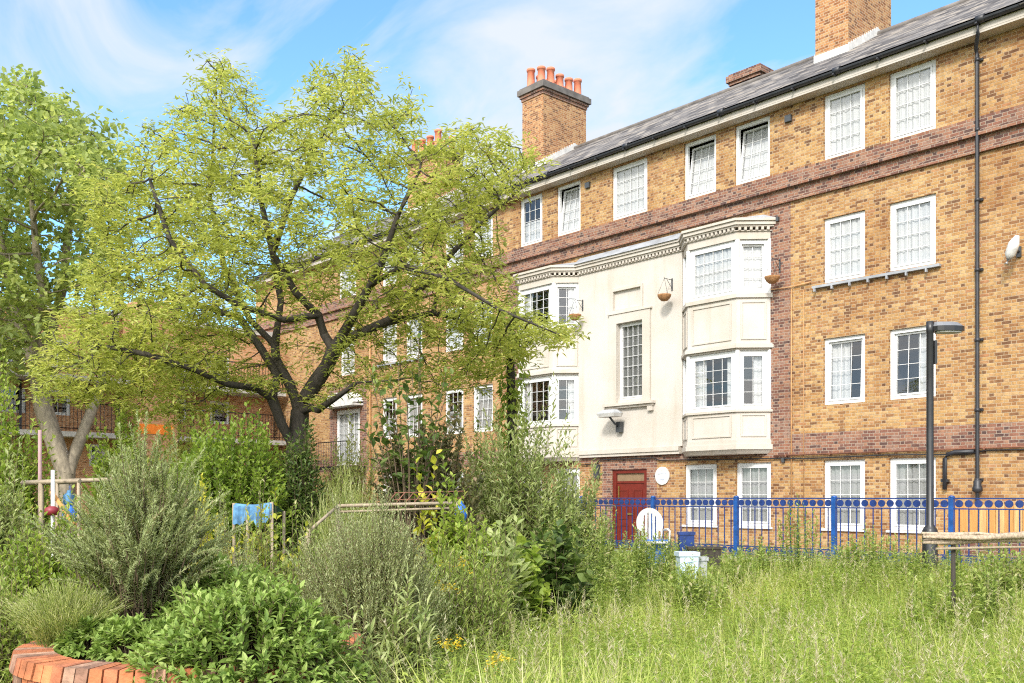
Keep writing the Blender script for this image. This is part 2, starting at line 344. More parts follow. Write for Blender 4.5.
L['lav'] = leafm('lavender_leaf', [(0, (.28, .34, .10)), (.5, (.46, .50, .18)), (1, (.62, .58, .38))], .5)
L['yellow'] = leafm('golden_leaf', [(0, (.26, .30, .03)), (.5, (.44, .44, .045)), (1, (.66, .58, .09))], .4)
L['purple'] = leafm('bronze_leaf', [(0, (.07, .075, .035)), (.5, (.15, .15, .065)), (.85, (.23, .21, .10)), (1, (.28, .20, .13))], .35)
L['grey'] = leafm('grey_green_leaf', [(0, (.17, .23, .075)), (.5, (.33, .39, .145)), (1, (.50, .52, .27))], .4, rough=.6)
L['grass'] = leafm('grass_blade', [(0, (.15, .25, .04)), (.35, (.33, .42, .085)), (.7, (.49, .52, .15)), (1, (.64, .60, .34))], .5)
L['weed'] = leafm('weed_leaf', [(0, (.15, .22, .045)), (.5, (.29, .37, .09)), (.9, (.44, .48, .17)), (1, (.50, .45, .25))], .45)
L['seed'] = leafm('seed_head', [(0, (.42, .38, .22)), (.6, (.58, .54, .36)), (1, (.66, .58, .48))], .5)
L['petal'] = leafm('yellow_flower', [(0, (.65, .45, .02)), (1, (.8, .6, .05))], .3)
L['petalw'] = leafm('white_flower', [(0, (.6, .6, .52)), (1, (.75, .73, .68))], .3)
L['petalr'] = leafm('orange_flower', [(0, (.6, .1, .03)), (1, (.7, .2, .05))], .3)

# ------------------------------------------------------------------ ground, lane
gm, nt, b = newmat('garden_ground')
f1 = noise(nt, .9, 6); f2 = noise(nt, 14, 5)
c1 = ramp(nt, f1, [(.35, (.075, .085, .025)), (.6, (.12, .14, .04))]); c2 = ramp(nt, f2, [(.3, (.55, .5, .45)), (.7, (1.2, 1.2, 1.1))])
nt.links.new(mixc(nt, 1., c1, c2, 'MULTIPLY'), b.inputs['Base Color']); b.inputs['Roughness'].default_value = .95
xs = np.concatenate([np.linspace(-600, -45, 12), np.arange(-40, 20.1, .8), np.linspace(30, 500, 12)])
ys = np.concatenate([np.linspace(-500, -15, 12), np.arange(-10, 14.15, .5), [14.19, 14.22], np.arange(15, 24, 2.), np.linspace(30, 600, 14)])
GX, GY = np.meshgrid(xs, ys); GZ = gh(GX, GY) + np.where((np.abs(GX) < 60) & (GY < 12), .03 * np.sin(GX * 2.1 + GY) * np.cos(GY * 1.7), 0)
V = np.stack([GX.ravel(), GY.ravel(), GZ.ravel()], 1); nx = len(xs)
i, j = np.meshgrid(np.arange(len(ys) - 1), np.arange(nx - 1), indexing='ij'); a = (i * nx + j).ravel()
tag(npmesh('ground', V, np.stack([a, a + 1, a + nx + 1, a + nx], 1), gm, None, smooth=True), kind='structure')
M['paving'] = brick('paving_slab', [(.0, (.2, .19, .18)), (.5, (.27, .26, .25)), (1., (.32, .31, .29))], (.12, .12, .11), per=.6, h=.6, hd=.99, patch=.5)
lane = MB(); lane.face([(-34.8, -14.36, .002), (2, -14.36, .002), (2, -19.5, .002), (-34.8, -19.5, .002)]); tag(lane.build('lane_pavement', M['paving']), kind='structure')

# ------------------------------------------------------------------ main building
FY = 19.47
blk = thing('apartment_block', (-17, FY, 0), 'long four storey yellow brick apartment block with cream bay front and slate roof', 'building')
WR = {0: (.9, 2.42), 1: (3.66, 5.14), 2: (6.38, 7.82), 3: (9.14, 10.58)}
def curtain(fr, s0, s1, z0, z1, d, parent, amp=.012, mat=None, lo=.0, tf=None):
    mb = MB(*fr); mb.tf = tf; n = max(8, int((s1 - s0) / .025)); ph = random.random() * 6; pts = []
    for k in range(n + 1):
        s = s0 + (s1 - s0) * k / n; w = math.sin(s * 47 + ph) * amp + math.sin(s * 83 + 2 * ph) * amp * .5
        pts.append((s, d + w))
    for k in range(n): mb.face([(pts[k][0], pts[k][1], z0 + lo), (pts[k + 1][0], pts[k + 1][1], z0 + lo), (pts[k + 1][0], pts[k + 1][1], z1), (pts[k][0], pts[k][1], z1)], 0, True)
    return mb.build('curtain', mat or M['net'], parent)
def window(fr, parent, s0, s1, z0, z1, net='net', cols=3, rows=4, cur='full', tilt=0, cas=.085, room=True, sill=.0, d0=0., lights=1, kname='window', curd=-.155):
    mb = MB(*fr); D = d0 - .055
    mb.box(s0 + .002, s0 + cas, D - .07, D, z0 + .002, z1 - .002); mb.box(s1 - cas, s1 - .002, D - .07, D, z0 + .002, z1 - .002)
    mb.box(s0 + cas, s1 - cas, D - .07, D, z1 - cas, z1 - .002); mb.box(s0 + cas, s1 - cas, D - .07, D, z0 + .002, z0 + cas * .9)
    a0, a1, b0, b1 = s0 + cas, s1 - cas, z0 + cas * .9, z1 - cas
    gp = MB(*fr)
    n = lights; w = (a1 - a0) / n
    for q in range(n):
        l0, l1 = a0 + q * w + .003, a0 + (q + 1) * w - .003
        if tilt:
            def tf(s, d, z, bz=b0, dd=D): c, sn = math.cos(tilt), math.sin(tilt); return (s, dd + (d - dd) * c - (z - bz) * sn, bz + (z - bz) * c + (d - dd) * sn)
            mb.tf = tf; gp.tf = tf
        k = .042
        mb.box(l0, l0 + k, D - .05, D + .014, b0 + .003, b1 - .003); mb.box(l1 - k, l1, D - .05, D + .014, b0 + .003, b1 - .003)
        mb.box(l0 + k, l1 - k, D - .05, D + .014, b1 - k, b1 - .003); mb.box(l0 + k, l1 - k, D - .05, D + .014, b0 + .003, b0 + k)
        g0, g1, h0, h1 = l0 + k, l1 - k, b0 + k, b1 - k
        for i in range(1, cols): x = g0 + (g1 - g0) * i / cols; mb.box(x - .005, x + .005, D - .022, D - .004, h0, h1)
        for i in range(1, rows): z = h0 + (h1 - h0) * i / rows; mb.box(g0, g1, D - .021, D - .005, z - .005, z + .005)
        gp.face([(g0, D - .024, h0), (g1, D - .024, h0), (g1, D - .024, h1), (g0, D - .024, h1)])
        mb.tf = None
    if sill:
        mb.box(s0 - .05, s1 + .05, d0 + .003, d0 + sill, z0 - .05, z0 - .003)
    w_ = mb.build(kname, M['upvc'], parent)
    gp.build('pane', M['glass'], w_)
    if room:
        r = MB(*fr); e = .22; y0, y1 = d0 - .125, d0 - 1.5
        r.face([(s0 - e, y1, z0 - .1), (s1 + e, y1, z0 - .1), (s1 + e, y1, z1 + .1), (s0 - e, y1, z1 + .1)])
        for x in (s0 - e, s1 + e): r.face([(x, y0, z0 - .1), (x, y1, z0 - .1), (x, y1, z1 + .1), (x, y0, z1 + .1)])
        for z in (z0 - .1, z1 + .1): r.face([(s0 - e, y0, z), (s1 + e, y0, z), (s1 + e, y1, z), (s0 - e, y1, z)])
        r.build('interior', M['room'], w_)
    if tilt and cur == 'full': curtain(fr, a0 + .03, a1 - .03, b0 + .03, b1 - .03, D - .075, w_, tf=tf, amp=.008, mat=M[net])
    elif cur == 'full' and lights == 1: curtain(fr, a0 + .02, a1 - .02, b0 + .02, b1 - .02, D - .055 if z0 > 3 else D - .09, w_, amp=.013, mat=M[net])
    elif cur == 'full': curtain(fr, s0 + .03, s1 - .03, z0, z1 - .05, d0 + curd, w_, mat=M[net])
    elif cur == 'side':
        k = (s1 - s0) * .3; curtain(fr, s0 + .02, s0 + k, z0, z1 - .05, d0 + curd, w_, mat=M[net]); curtain(fr, s1 - k * .8, s1 - .02, z0, z1 - .05, d0 + curd, w_, mat=M[net])
    elif cur == 'left': curtain(fr, s0 + .02, s0 + (s1 - s0) * .55, z0, z1 - .05, d0 + curd, w_, mat=M[net])
    elif cur == 'right': curtain(fr, s1 - (s1 - s0) * .45, s1 - .02, z0, z1 - .05, d0 + curd, w_, mat=M[net])
    elif cur == 'half': curtain(fr, s0 + .03, s1 - .03, z0, z0 + (z1 - z0) * .5, d0 + curd, w_, mat=M[net])
    return w_
F0 = (0, FY, 0)
PAIR_R = [(-11.07, -10.09), (-9.55, -8.56)]; PAIR_L = [(-23.33, -22.35), (-24.77, -23.8)]; PAIR_LL = [(-26.97, -26.0), (-28.41, -27.5)]
wl = []                                                     # (s0,s1,z0,z1,kwargs)
def addw(p, r, **k): wl.append((p[0], p[1], *WR[r], k))
for r in range(4):
    for i, p in enumerate(PAIR_R):
        addw(p, r, cur=('full', 'right' if i else 'left', 'full', 'full')[r], net='netg' if r == 0 else 'net', curd=(-.2, -.2, -.15, -.155)[r], tilt=.05 if (r == 1) else 0, cols=3, rows=4)
    for i, p in enumerate(PAIR_L + PAIR_LL): addw(p, r, net='netg' if r < 2 else 'net', cur=('full', 'half', 'full', 'full')[r] if i % 2 else ('side', 'full', 'left', 'full')[r], tilt=.08 if (r == 1 and i == 0) else 0)
for p, t in (((-13.42, -12.45), .15), ((-14.95, -13.97), .15), ((-19.53, -18.58), .14), ((-21.1, -20.13), 0)): addw(p, 3, tilt=t, cur='full' if t else 'half')
addw((-17.39, -16.15), 3, cols=4)
for p in ((-14.93, -13.95), (-13.39, -12.42), (-19.59, -18.61), (-21.12, -20.15)): addw(p, 0, curd=-.22, net='netg')
wl.append((-31.2, -30.2, 6.2, 8.0, dict(cur='full'))); wl.append((-31.3, -30.1, 9.14, 10.58, dict(cols=4)))
DOOR = (-17.39, -16.17, 0.02, 2.34); FREN = (-31.5, -29.85, 2.8, 4.9)
TW = (-17.13, -16.23, 4.22, 6.28); RB = (-17.27, -16.30, 6.66, 7.17)
BAYS = [(-14.97, -12.43), (-21.11, -18.57)]
BR = [(3.66, 5.06), (6.38, 7.66)]
holes = [(a, b_, c, d_) for a, b_, c, d_, _ in wl] + [DOOR, FREN] + [(TW[0] - .1, TW[1] + .1, TW[2] - .1, TW[3] + .1), (RB[0] - .05, RB[1] + .05, RB[2] - .05, RB[3] + .05)]
for a, b_ in BAYS:
    for z0, z1 in BR: holes.append((a + .12, b_ - .12, z0, z1))
def matf(x, z):
    if 8.7 < z < 9.12: return 1
    if (-12.45 < x < -11.9 or -21.64 < x < -21.09) and 2.5 < z < 8.4: return 1
    if -17.75 < x < -15.83 and z < 2.62: return 1
    if 2.55 < z < 3.05: return 1
    if -31.95 < x < -29.4 and z < 5.9: return 1
    return 0
mb = MB(*F0)
mb.slab(-38, 1, 0, 10.66, holes, rev=.13, matf=matf, ca=(-12.45, -11.9, -21.64, -21.09, -17.75, -15.83, -31.95, -29.4), cz=(2.5, 2.62, 2.55, 3.05, 5.9, 8.4, 8.7, 9.12))
BY = -8.3
mb.face([(-38, BY, 0), (1, BY, 0), (1, BY, 10.66), (-38, BY, 10.66)])
for x in (-38, 1): mb.face([(x, 0, 0), (x, BY, 0), (x, BY, 10.66), (x, -4.15, 13.55), (x, 0, 10.66)])
mb.build('wall', [M['stock'], M['red']], blk)
for a, b_, c, d_, k in wl: window(F0, blk, a, b_, c, d_, sill=.05 if c < 1 else 0, **k)
# string courses (two stepped brick bands), plinth
mb = MB(*F0); mb.box(-37.9, .9, .003, .13, 8.72, 8.80, 1); mb.box(-37.9, .9, .003, .07, 8.802, 9.1, 1); mb.build('string_course', [M['soldier'], M['red']], blk)
mb = MB(*F0); mb.box(-37.9, .9, .003, .075, 8.40, 8.475, 0); mb.box(-37.9, .9, .003, .03, 8.476, 8.716, 0); mb.build('soldier_course', [M['red'], M['soldier']], blk)
mb = MB(*F0); mb.box(-37.9, -17.76, .003, .03, 0, .38); mb.box(-15.82, .9, .003, .03, 0, .38); mb.build('plinth', M['red'], blk)
for (a, b_) in ((-11.3, -8.45), (-28.6, -25.8)):
    mb = MB(*F0); mb.box(a, b_, .003, .10, 6.29, 6.345)
    for x in np.arange(a + .05, b_, .42): mb.box(x, x + .03, .06, .13, 6.21, 6.288)
    mb.build('stone_sill', M['lead'], blk)
# roof
def zr(d): return 10.86 + (-d + .5) * .593
mb = MB(*F0); rd = -4.05
mb.face([(-38.2, .42, zr(.42)), (1.2, .42, zr(.42)), (1.2, rd, zr(rd)), (-38.2, rd, zr(rd))])
mb.face([(-38.2, rd, zr(rd)), (1.2, rd, zr(rd)), (1.2, rd * 2 - .42, zr(.42)), (-38.2, rd * 2 - .42, zr(.42))])
mb.face([(-38.2, .42, zr(.42) - .05), (-38.2, rd, zr(rd) - .05), (1.2, rd, zr(rd) - .05), (1.2, .42, zr(.42) - .05)])
roof = mb.build('roof', M['slate'], blk)
mb = MB(*F0); mb.tube([(-38.2, rd, zr(rd)), (1.2, rd, zr(rd))], .085, 8); mb.build('ridge_tile', M['cap'], roof)
mb = MB(*F0); mb.box(-38.1, 1.1, 0.002, .33, 10.62, 10.66); mb.box(-38.1, 1.1, .295, .335, 10.661, 10.79); mb.build('soffit', M['trim'], roof)
mb = MB(*F0); prof = [(math.cos(w) * .07, math.sin(w) * .07) for w in np.linspace(math.pi, 2 * math.pi, 7)]
for i in range(6): mb.face([(-38.1, .405 + prof[i][0], 10.85 + prof[i][1]), (1.1, .405 + prof[i][0], 10.85 + prof[i][1]), (1.1, .405 + prof[i + 1][0], 10.85 + prof[i + 1][1]), (-38.1, .405 + prof[i + 1][0], 10.85 + prof[i + 1][1])], 0, True)
mb.face([(-38.1, .337, 10.853), (1.1, .337, 10.853), (1.1, .473, 10.853), (-38.1, .473, 10.853)])
for x in np.arange(-35.6, 1, 1.0): mb.box(x, x + .04, .337, .483, 10.762, 10.79)
for x in np.arange(-34.6, 1, 3.0): mb.tube([(x, .405, 10.85), (x + .16, .405, 10.85)], .082, 8)
mb.build('gutter', M['gutter'], roof)
# chimneys
def chimney(x0, x1, y0, y1, zb, zt, pots, nrow, capm='cap'):
    mb = MB(); e = .0
    mb.box(x0, x1, -y1, -y0, zb, zt - .42, 0)
    mb.box(x0 - .03, x1 + .03, -y1 - .03, -y0 + .03, zt - .44, zt - .34, 1); mb.box(x0 - .07, x1 + .07, -y1 - .07, -y0 + .07, zt - .338, zt - .25, 1)
    mb.box(x0 - .13, x1 + .13, -y1 - .13, -y0 + .13, zt - .248, zt - .06, 2); mb.box(x0 - .07, x1 + .07, -y1 - .07, -y0 + .07, zt - .058, zt, 2)
    # stepped flashing along the slope
    for yy in np.arange(y0, y1, .11):
        zf = zr(FY - yy - .11) if yy < FY - rd else zr(2 * rd - (FY - yy))
        for x in (x1 + .004, x0 - .024): mb.box(x, x + .02, -yy - .108, -yy, zf - .3, zf + .16, 3)
    mb.box(x0 - .03, x1 + .03, -y0 + .004, -y0 + .03, zr(FY - y0) - .1, zr(FY - y0) + .17, 3)
    c = mb.build('chimney', [M['chim'], M['red'], M[capm], M['lead_light']], roof)
    k = 0
    for j in range(pots):
        for i in range(nrow):
            px = x0 + (x1 - x0) * ((i + .5) / nrow); py = y0 + .16 + (y1 - y0 - .32) * j / max(1, pots - 1)
            p = MB(); hh = .56 + .1 * ((i * 7 + j * 5) % 3 == 0)
            p.lathe((px, -py, zt), [(.15, -.02), (.155, .06), (.135, .1), (.122, hh - .1), (.148, hh - .09), (.15, hh - .02), (.13, hh), (.10, hh), (.10, .3)], 14)
            p.build('chimney_pot', M['pot'], c)
chimney(-12.74, -11.84, 22.0, 24.25, 12.2, 15.6, 5, 2)
chimney(-23.72, -22.70, 22.0, 24.07, 12.0, 15.47, 5, 2)
chimney(-30.6, -28.6, 22.2, 23.2, 12.2, 15.0, 2, 4)
chimney(-17.0, -16.02, 24.5, 25.6, 12.4, 14.5, 0, 1, 'red')
# downpipe and small pipes
mb = MB(*F0); mb.tube([(-7.575, .405, 10.80), (-7.585, .37, 10.60), (-7.715, .14, 10.42), (-7.70, .10, 10.3), (-7.70, .10, 1.95), (-7.70, .10, .3)], .038, 10)
for z in np.arange(1.9, 10.2, 1.38): mb.tube([(-7.70, .10, z), (-7.70, .10, z + .07)], .047, 10); mb.box(-7.78, -7.62, .004, .05, z + .02, z + .07)
mb.lathe((-7.70, .10, 1.72), [(.05, .22), (.075, .2), (.075, .1), (.095, .06), (.095, 0), (.05, -.03)], 12)
mb.build('downpipe', M['gutter'], blk)
mb = MB(*F0); mb.tube([(-8.35, .07, 1.75), (-8.35, .07, 2.38), (-8.30, .07, 2.46), (-8.15, .07, 2.5), (-7.77, .07, 2.5)], .045, 8); mb.box(-8.42, -8.28, .004, .1, 1.9, 1.96); mb.build('waste_pipe', M['gutter'], blk)
mb = MB(*F0); mb.tube([(-12.3, .06, 2.56), (.8, .06, 2.56)], .022, 6)
for x in np.arange(-12, .8, 1.1): mb.box(x, x + .03, .004, .085, 2.53, 2.59)
mb.build('service_pipe', M['rust'], blk)
mb = MB(*F0); mb.tube([(-18.5, .05, 2.50), (-17.9, .05, 2.52), (-17.8, .05, 2.62), (-15.9, .05, 2.62), (-15.7, .05, 2.55), (-12.3, .05, 2.5), (-11.5, .05, 2.47), (-9.6, .05, 2.49), (-7.9, .05, 2.45), (-7.55, .05, 2.52), (-5, .05, 2.47), (.5, .05, 2.49)], .016, 5); mb.build('cable', M['black'], blk)
mb = MB(*F0); mb.tube([(-11.86, .04, .3), (-11.86, .04, 6.38), (-11.80, .04, 6.44), (-11.36, .04, 6.46)], .016, 6); mb.tube([(-11.55, .03, 1.), (-11.55, .03, 6.3)], .008, 5); mb.tube([(-12.4, .04, 6.45), (-11.86, .04, 6.43)], .014, 5); mb.build('painted_pipe', M['ochre'], blk)
mb = MB(*F0); mb.tube([(-29.1, .05, .3), (-29.1, .05, 10.4)], .035, 8); mb.build('painted_pipe', M['ochre'], blk)
for x, z, w, h in ((-12.25, 8.02, .06, .1), (-12.1, 2.40, .06, .1), (-18.35, 10.25, .16, .15), (-12.02, 10.25, .16, .15)): mb = MB(*F0); mb.box(x, x + w, .003, .07, z, z + h); mb.build('vent', M['dgrey'], blk)
# cream centre panel
st = MB(*F0); PD = .07
st.slab(BAYS[1][1] - .02, BAYS[0][0] + .02, 2.9, 7.86, [TW, RB], d=PD, rev=.16, edge=.066)
st.face([(RB[0], PD - .05, RB[2]), (RB[1], PD - .05, RB[2]), (RB[1], PD - .05, RB[3]), (RB[0], PD - .05, RB[3])])
cen = st.build('stucco_panel', M['stucco'], blk)
mb = MB(*F0)
t = TW
for (a, b_, c, d_, o) in ((t[0] - .26, t[0] - .003, t[2] - .1, t[3] + .26, .05), (t[1] + .003, t[1] + .26, t[2] - .1, t[3] + .26, .05), (t[0] - .003, t[1] + .003, t[3] + .003, t[3] + .26, .05)): mb.box(a, b_, PD + .002, PD + o, c, d_)
mb.box(t[0] - .31, t[1] + .31, PD + .002, PD + .075, t[3] + .262, t[3] + .30)
for (a, b_, c, d_) in ((RB[0] - .07, RB[0], RB[2] - .07, RB[3] + .07), (RB[1], RB[1] + .07, RB[2] - .07, RB[3] + .07), (RB[0], RB[1], RB[3], RB[3] + .07), (RB[0], RB[1], RB[2] - .07, RB[2])): mb.box(a, b_, PD + .002, PD + .035, c, d_)
mb.box(t[0] - .42, t[1] + .42, PD + .003, PD + .16, t[2] - .17, t[2] - .102)
mb.box(t[0] - .38, t[1] + .38, PD + .003, PD + .10, t[2] - .23, t[2] - .172)
for x in (t[0] - .36, t[1] + .2): mb.box(x, x + .16, PD + .003, PD + .09, t[2] - .36, t[2] - .232)
mb.build('window_surround', M['trim'], cen)
window((0, FY - PD + .05, 0), cen, *TW, cols=4, rows=7, cur='full', net='skyrefl', curd=-.16, cas=.05, kname='stair_window')  # sky's reflection put into the colour of a grey sheet behind the glass
mb = MB(*F0)
mb.box(BAYS[1][1] + .05, BAYS[0][0] - .05, .003, PD + .075, 2.78, 2.896); mb.box(BAYS[1][1] + .05, BAYS[0][0] - .05, .003, PD + .04, 2.70, 2.778)
mb.build('base_moulding', M['trim'], cen)
# bays
def bay(a, b_):
    bd, cr = .56, .56
    def pf(e, inn=0.0):       # footprint offset outwards by e
        k = e * math.tan(R(22.5))
        return [(a - e * 1.2, .004), (b_ + e * 1.2, .004), (b_ - cr + k, bd + e), (a + cr - k, bd + e)]
    root = bpy.data.objects.new('bay_window', None); COL.objects.link(root); root.parent = blk; root.empty_display_size = .2
    def one(name, mat, z0, z1, e, e2=None):
        m_ = MB(*F0); m_.prism(pf(e), z0, z1, taper=None if e2 is None else pf(e2)); m_.build(name, mat, root)
    for z0, z1, e in ((2.95, 3.60, 0), (5.22, 6.28, 0)): one('apron', M['stucco'], z0, z1, e)
    for z0, z1, e, e2 in ((2.62, 2.72, -.06, .03), (2.722, 2.84, .05, None), (2.842, 2.948, .02, None), (3.602, 3.66, .05, None), (5.06, 5.10, 0, None), (5.102, 5.18, .07, None), (5.182, 5.218, .04, None), (6.282, 6.38, .05, None)): one('moulding', M['trim'], z0, z1, e, e2)
    cm = MB(*F0)
    cm.prism(pf(0), 7.66, 7.84); cm.prism(pf(.04), 7.842, 7.86); cm.prism(pf(.08), 7.935, 7.975); cm.prism(pf(.12), 7.977, 8.06); cm.prism(pf(.16), 8.062, 8.12)
    segs = [((a, 0), (a + cr, bd)), ((a + cr, bd), (b_ - cr, bd)), ((b_ - cr, bd), (b_, 0))]
    for (p, q) in segs:
        ln = math.hypot(q[0] - p[0], q[1] - p[1]); ux, uy = (q[0] - p[0]) / ln, (q[1] - p[1]) / ln; n = int(ln / .115)
        for i in range(n):
            s = ln * (i + .5) / n; cx, cy = p[0] + ux * s, p[1] + uy * s; ox, oy = -uy * .06, ux * .06; hw = .03
            cm.prism([(cx - ux * hw, cy - uy * hw), (cx + ux * hw, cy + uy * hw), (cx + ux * hw + ox * 1.2, cy + uy * hw + oy * 1.2), (cx - ux * hw + ox * 1.2, cy - uy * hw + oy * 1.2)], 7.862, 7.933)
    cm.build('cornice', M['trim'], root)
    ld = MB(*F0); ld.prism(pf(.14), 8.122, 8.27, taper=[(a + .2, .004), (b_ - .2, .004), (b_ - .55, .12), (a + .55, .12)]); ld.build('lead_roof', M['lead'], root)
    frs = []
    for (p, q) in segs:
        ln = math.hypot(q[0] - p[0], q[1] - p[1]); ang = math.atan2(-(q[1] - p[1]), q[0] - p[0]); frs.append(((p[0], FY - p[1], ang), ln))
    for idx, (fr, ln) in enumerate(frs):
        for zi, (z0, z1) in enumerate(BR):
            # frame posts + window
            e = .035
            window(fr, root, e, ln - e, z0 + .002, z1 - .002, cols=4 if idx == 1 else 2, rows=4, cas=.10, room=False, cur='full' if zi == 1 and a > -16 else ('side' if idx == 1 else 'right'), curd=-.16, tilt=.07 if (idx == 2 and zi == 1) else 0)
        for z0, z1 in ((3.02, 3.55), (5.30, 6.20)):
            pn = MB(*fr)
            i0, i1 = (.14, ln - .14) if idx == 1 else (.10, ln - .10); w = .035
            for (x0, x1, y0, y1) in ((i0, i0 + w, z0, z1), (i1 - w, i1, z0, z1), (i0 + w, i1 - w, z1 - w, z1), (i0 + w, i1 - w, z0, z0 + w)): pn.box(x0, x1, .002, .022, y0, y1)
            pn.build('panel_moulding', M['trim'], root)
    for (x, y) in ((a + cr, bd), (b_ - cr, bd), (a + .03, .03), (b_ - .03, .03)):
        for z0, z1 in BR: cp = MB(*F0); cp.prism([(x - .05, y - .085), (x + .05, y - .085), (x + .045, y - .01), (x, y + .004), (x - .045, y - .01)], z0 + .003, z1 - .003); cp.build('corner_post', M['upvc'], root)
    rm = MB(*F0)
    for z0, z1 in BR:
        x0, x1 = a + .1, b_ - .1; y0, y1 = -.14, -1.8
        rm.face([(x0, y1, z0), (x1, y1, z0), (x1, y1, z1), (x0, y1, z1)])
        for x in (x0, x1): rm.face([(x, y0, z0), (x, y1, z0), (x, y1, z1), (x, y0, z1)])
        for z in (z0 - .001, z1 + .001): rm.face([(x0, y0, z), (x1, y0, z), (x1, y1, z), (x0, y1, z)])
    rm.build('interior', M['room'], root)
for a, b_ in BAYS: bay(a, b_)
cm = MB(*F0); x0, x1 = BAYS[1][1] - .02, BAYS[0][0] + .02
for z0, z1, o in ((7.842, 7.86, .04), (7.935, 7.975, .08), (7.977, 8.06, .12), (8.062, 8.12, .16)): cm.box(x0, x1, .004, PD + o, z0, z1)
for x in np.arange(x0 + .08, x1 - .05, .115): cm.box(x, x + .06, PD, PD + .075, 7.862, 7.933)
cm.build('cornice', M['trim'], cen)
ld = MB(*F0); ld.prism([(x0, .004), (x1, .004), (x1, PD + .2), (x0, PD + .2)], 8.122, 8.33, taper=[(x0, .004), (x1, .004), (x1, .03), (x0, .03)]); ld.build('lead_flashing', M['lead'], cen)
# front door
d = MB(*F0); D = -.11; s0, s1, z0, z1 = DOOR
d.box(s0 + .002, s0 + .12, D, D + .07, z0, z1 - .002); d.box(s1 - .12, s1 - .002, D, D + .07, z0, z1 - .002); d.box(s0 + .12, s1 - .12, D, D + .07, z1 - .1, z1 - .002); d.box(s0 + .12, s1 - .12, D, D + .06, 1.97, 2.03)
d.box(s0 + .125, s1 - .125, D, D + .04, .02, 1.965)
for (u0, u1, v0, v1) in ((.2, .52, .2, .85), (.7, 1.02, .2, .85), (.2, .52, 1.0, 1.8), (.7, 1.02, 1.0, 1.8)):
    for q in ((u0, u0 + .03, v0, v1), (u1 - .03, u1, v0, v1), (u0 + .03, u1 - .03, v0, v0 + .03), (u0 + .03, u1 - .03, v1 - .03, v1)): d.box(s0 + q[0], s0 + q[1], D + .041, D + .056, q[2], q[3])
dr = d.build('front_door', M['door'], blk)
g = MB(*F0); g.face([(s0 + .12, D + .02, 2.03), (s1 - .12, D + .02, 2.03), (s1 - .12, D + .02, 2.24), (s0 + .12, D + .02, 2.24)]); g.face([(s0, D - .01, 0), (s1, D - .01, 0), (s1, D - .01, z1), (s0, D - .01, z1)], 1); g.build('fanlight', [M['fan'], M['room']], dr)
h = MB(*F0); h.box(s0 + .19, s0 + .23, D + .057, D + .075, 1.55, 1.9); h.lathe((s1 - .2, D + .08, 1.02), [(.0, -.03), (.03, -.02), (.035, 0), (.03, .02), (0, .03)], 10); h.box(s0 + .5, s0 + .72, D + .057, D + .07, 1.12, 1.17); h.build('door_furniture', M['brass'], dr)
# french window with hood, further along the facade
f_ = window(F0, blk, -31.5, -29.85, 2.8, 4.9, cols=2, rows=5, lights=2, cur='full', cas=.12, kname='french_window')
mb = MB(*F0); arc = [(-31.75 + 2.15 * k / 14, 5.08 + .42 * math.sqrt(max(0, 1 - (k / 7 - 1) ** 2))) for k in range(15)]
for k in range(14):
    (xa, za), (xb, zb) = arc[k], arc[k + 1]
    mb.face([(xa, .45, za), (xb, .45, zb), (xb, .004, zb + .05), (xa, .004, za + .05)], 0, True); mb.face([(xa, .45, 5.06), (xb, .45, 5.06), (xb, .45, zb), (xa, .45, za)], 0)
mb.box(-31.75, -29.6, .004, .47, 4.98, 5.055)
mb.build('hood', M['lead_light'], blk)
mb = MB(*F0); mb.box(-31.9, -29.45, .01, .7, 2.62, 2.74)
mb.tube([(-31.85, .66, 3.65), (-29.5, .66, 3.65)], .02, 6)
for x in np.arange(-31.8, -29.45, .12): mb.tube([(x, .66, 2.74), (x, .66, 3.64)], .008, 4)
mb.build('balcony', M['black'], blk)

# ------------------------------------------------------------------ gallery flats across the garden (far left)
gx = -36.3
gf = thing('gallery_flats', (gx, 8, 0), 'orange brick gallery flats with railed balconies behind the plane tree', 'building')
FG = (gx, 0, R(90))
gw = []
for y in (-4.5, -1.5, 1.5, 4.6, 8.95, 10.45, 14.8, 16.6):
    for z0, z1 in ((4.55, 5.45), (6.25, 7.3)): gw.append((y, y + .85, z0, z1))
for y in (5.5, 8.2, 11.95, 15.6): gw.append((y, y + .6, 2.75, 3.55))
mb = MB(*FG); mb.slab(-8, 19.4, 0, 8.3, gw, rev=.1)
mb.face([(-8, 0, 8.3), (19.4, 0, 8.3), (19.4, -7, 8.3), (-8, -7, 8.3)]); mb.face([(-8, 0, 0), (-8, 0, 8.3), (-8, -7, 8.3), (-8, -7, 0)]); mb.face([(-8, -7, 0), (-8, -7, 8.3), (19.4, -7, 8.3), (19.4, -7, 0)])
mb.build('wall', M['farbrick'], gf)
mb = MB(*FG); mb.box(-8.1, 19.4, -.3, .12, 8.302, 8.5); mb.build('parapet', M['stone'], gf)
for a, b_, c, d_ in gw: window(FG, gf, a, b_, c, d_, cols=2, rows=3, cas=.07, cur='half' if a % 2 > 1 else 'none')
for (y0, y1) in ((-8, 13.1), (14.7, 19.3)):
    for zs in (3.72, 5.72):
        mb = MB(*FG); mb.box(y0, y1, .003, 1.25, zs, zs + .18); gs = mb.build('gallery_slab', M['stone'], gf)
        r = MB(*FG); r.tube([(y0, 1.2, zs + 1.2), (y1, 1.2, zs + 1.2)], .025, 6); r.tube([(y0, 1.2, zs + .3), (y1, 1.2, zs + .3)], .018, 6)
        for y in np.arange(y0 + .05, y1, .13): r.box(y, y + .016, 1.19, 1.21, zs + .18, zs + 1.2)
        r.build('railing', M['black'], gs)
mb = MB(*FG); mb.box(13.15, 14.65, .004, 1.5, 0, 8.8); mb.build('stair_tower', M['farbrick'], gf)
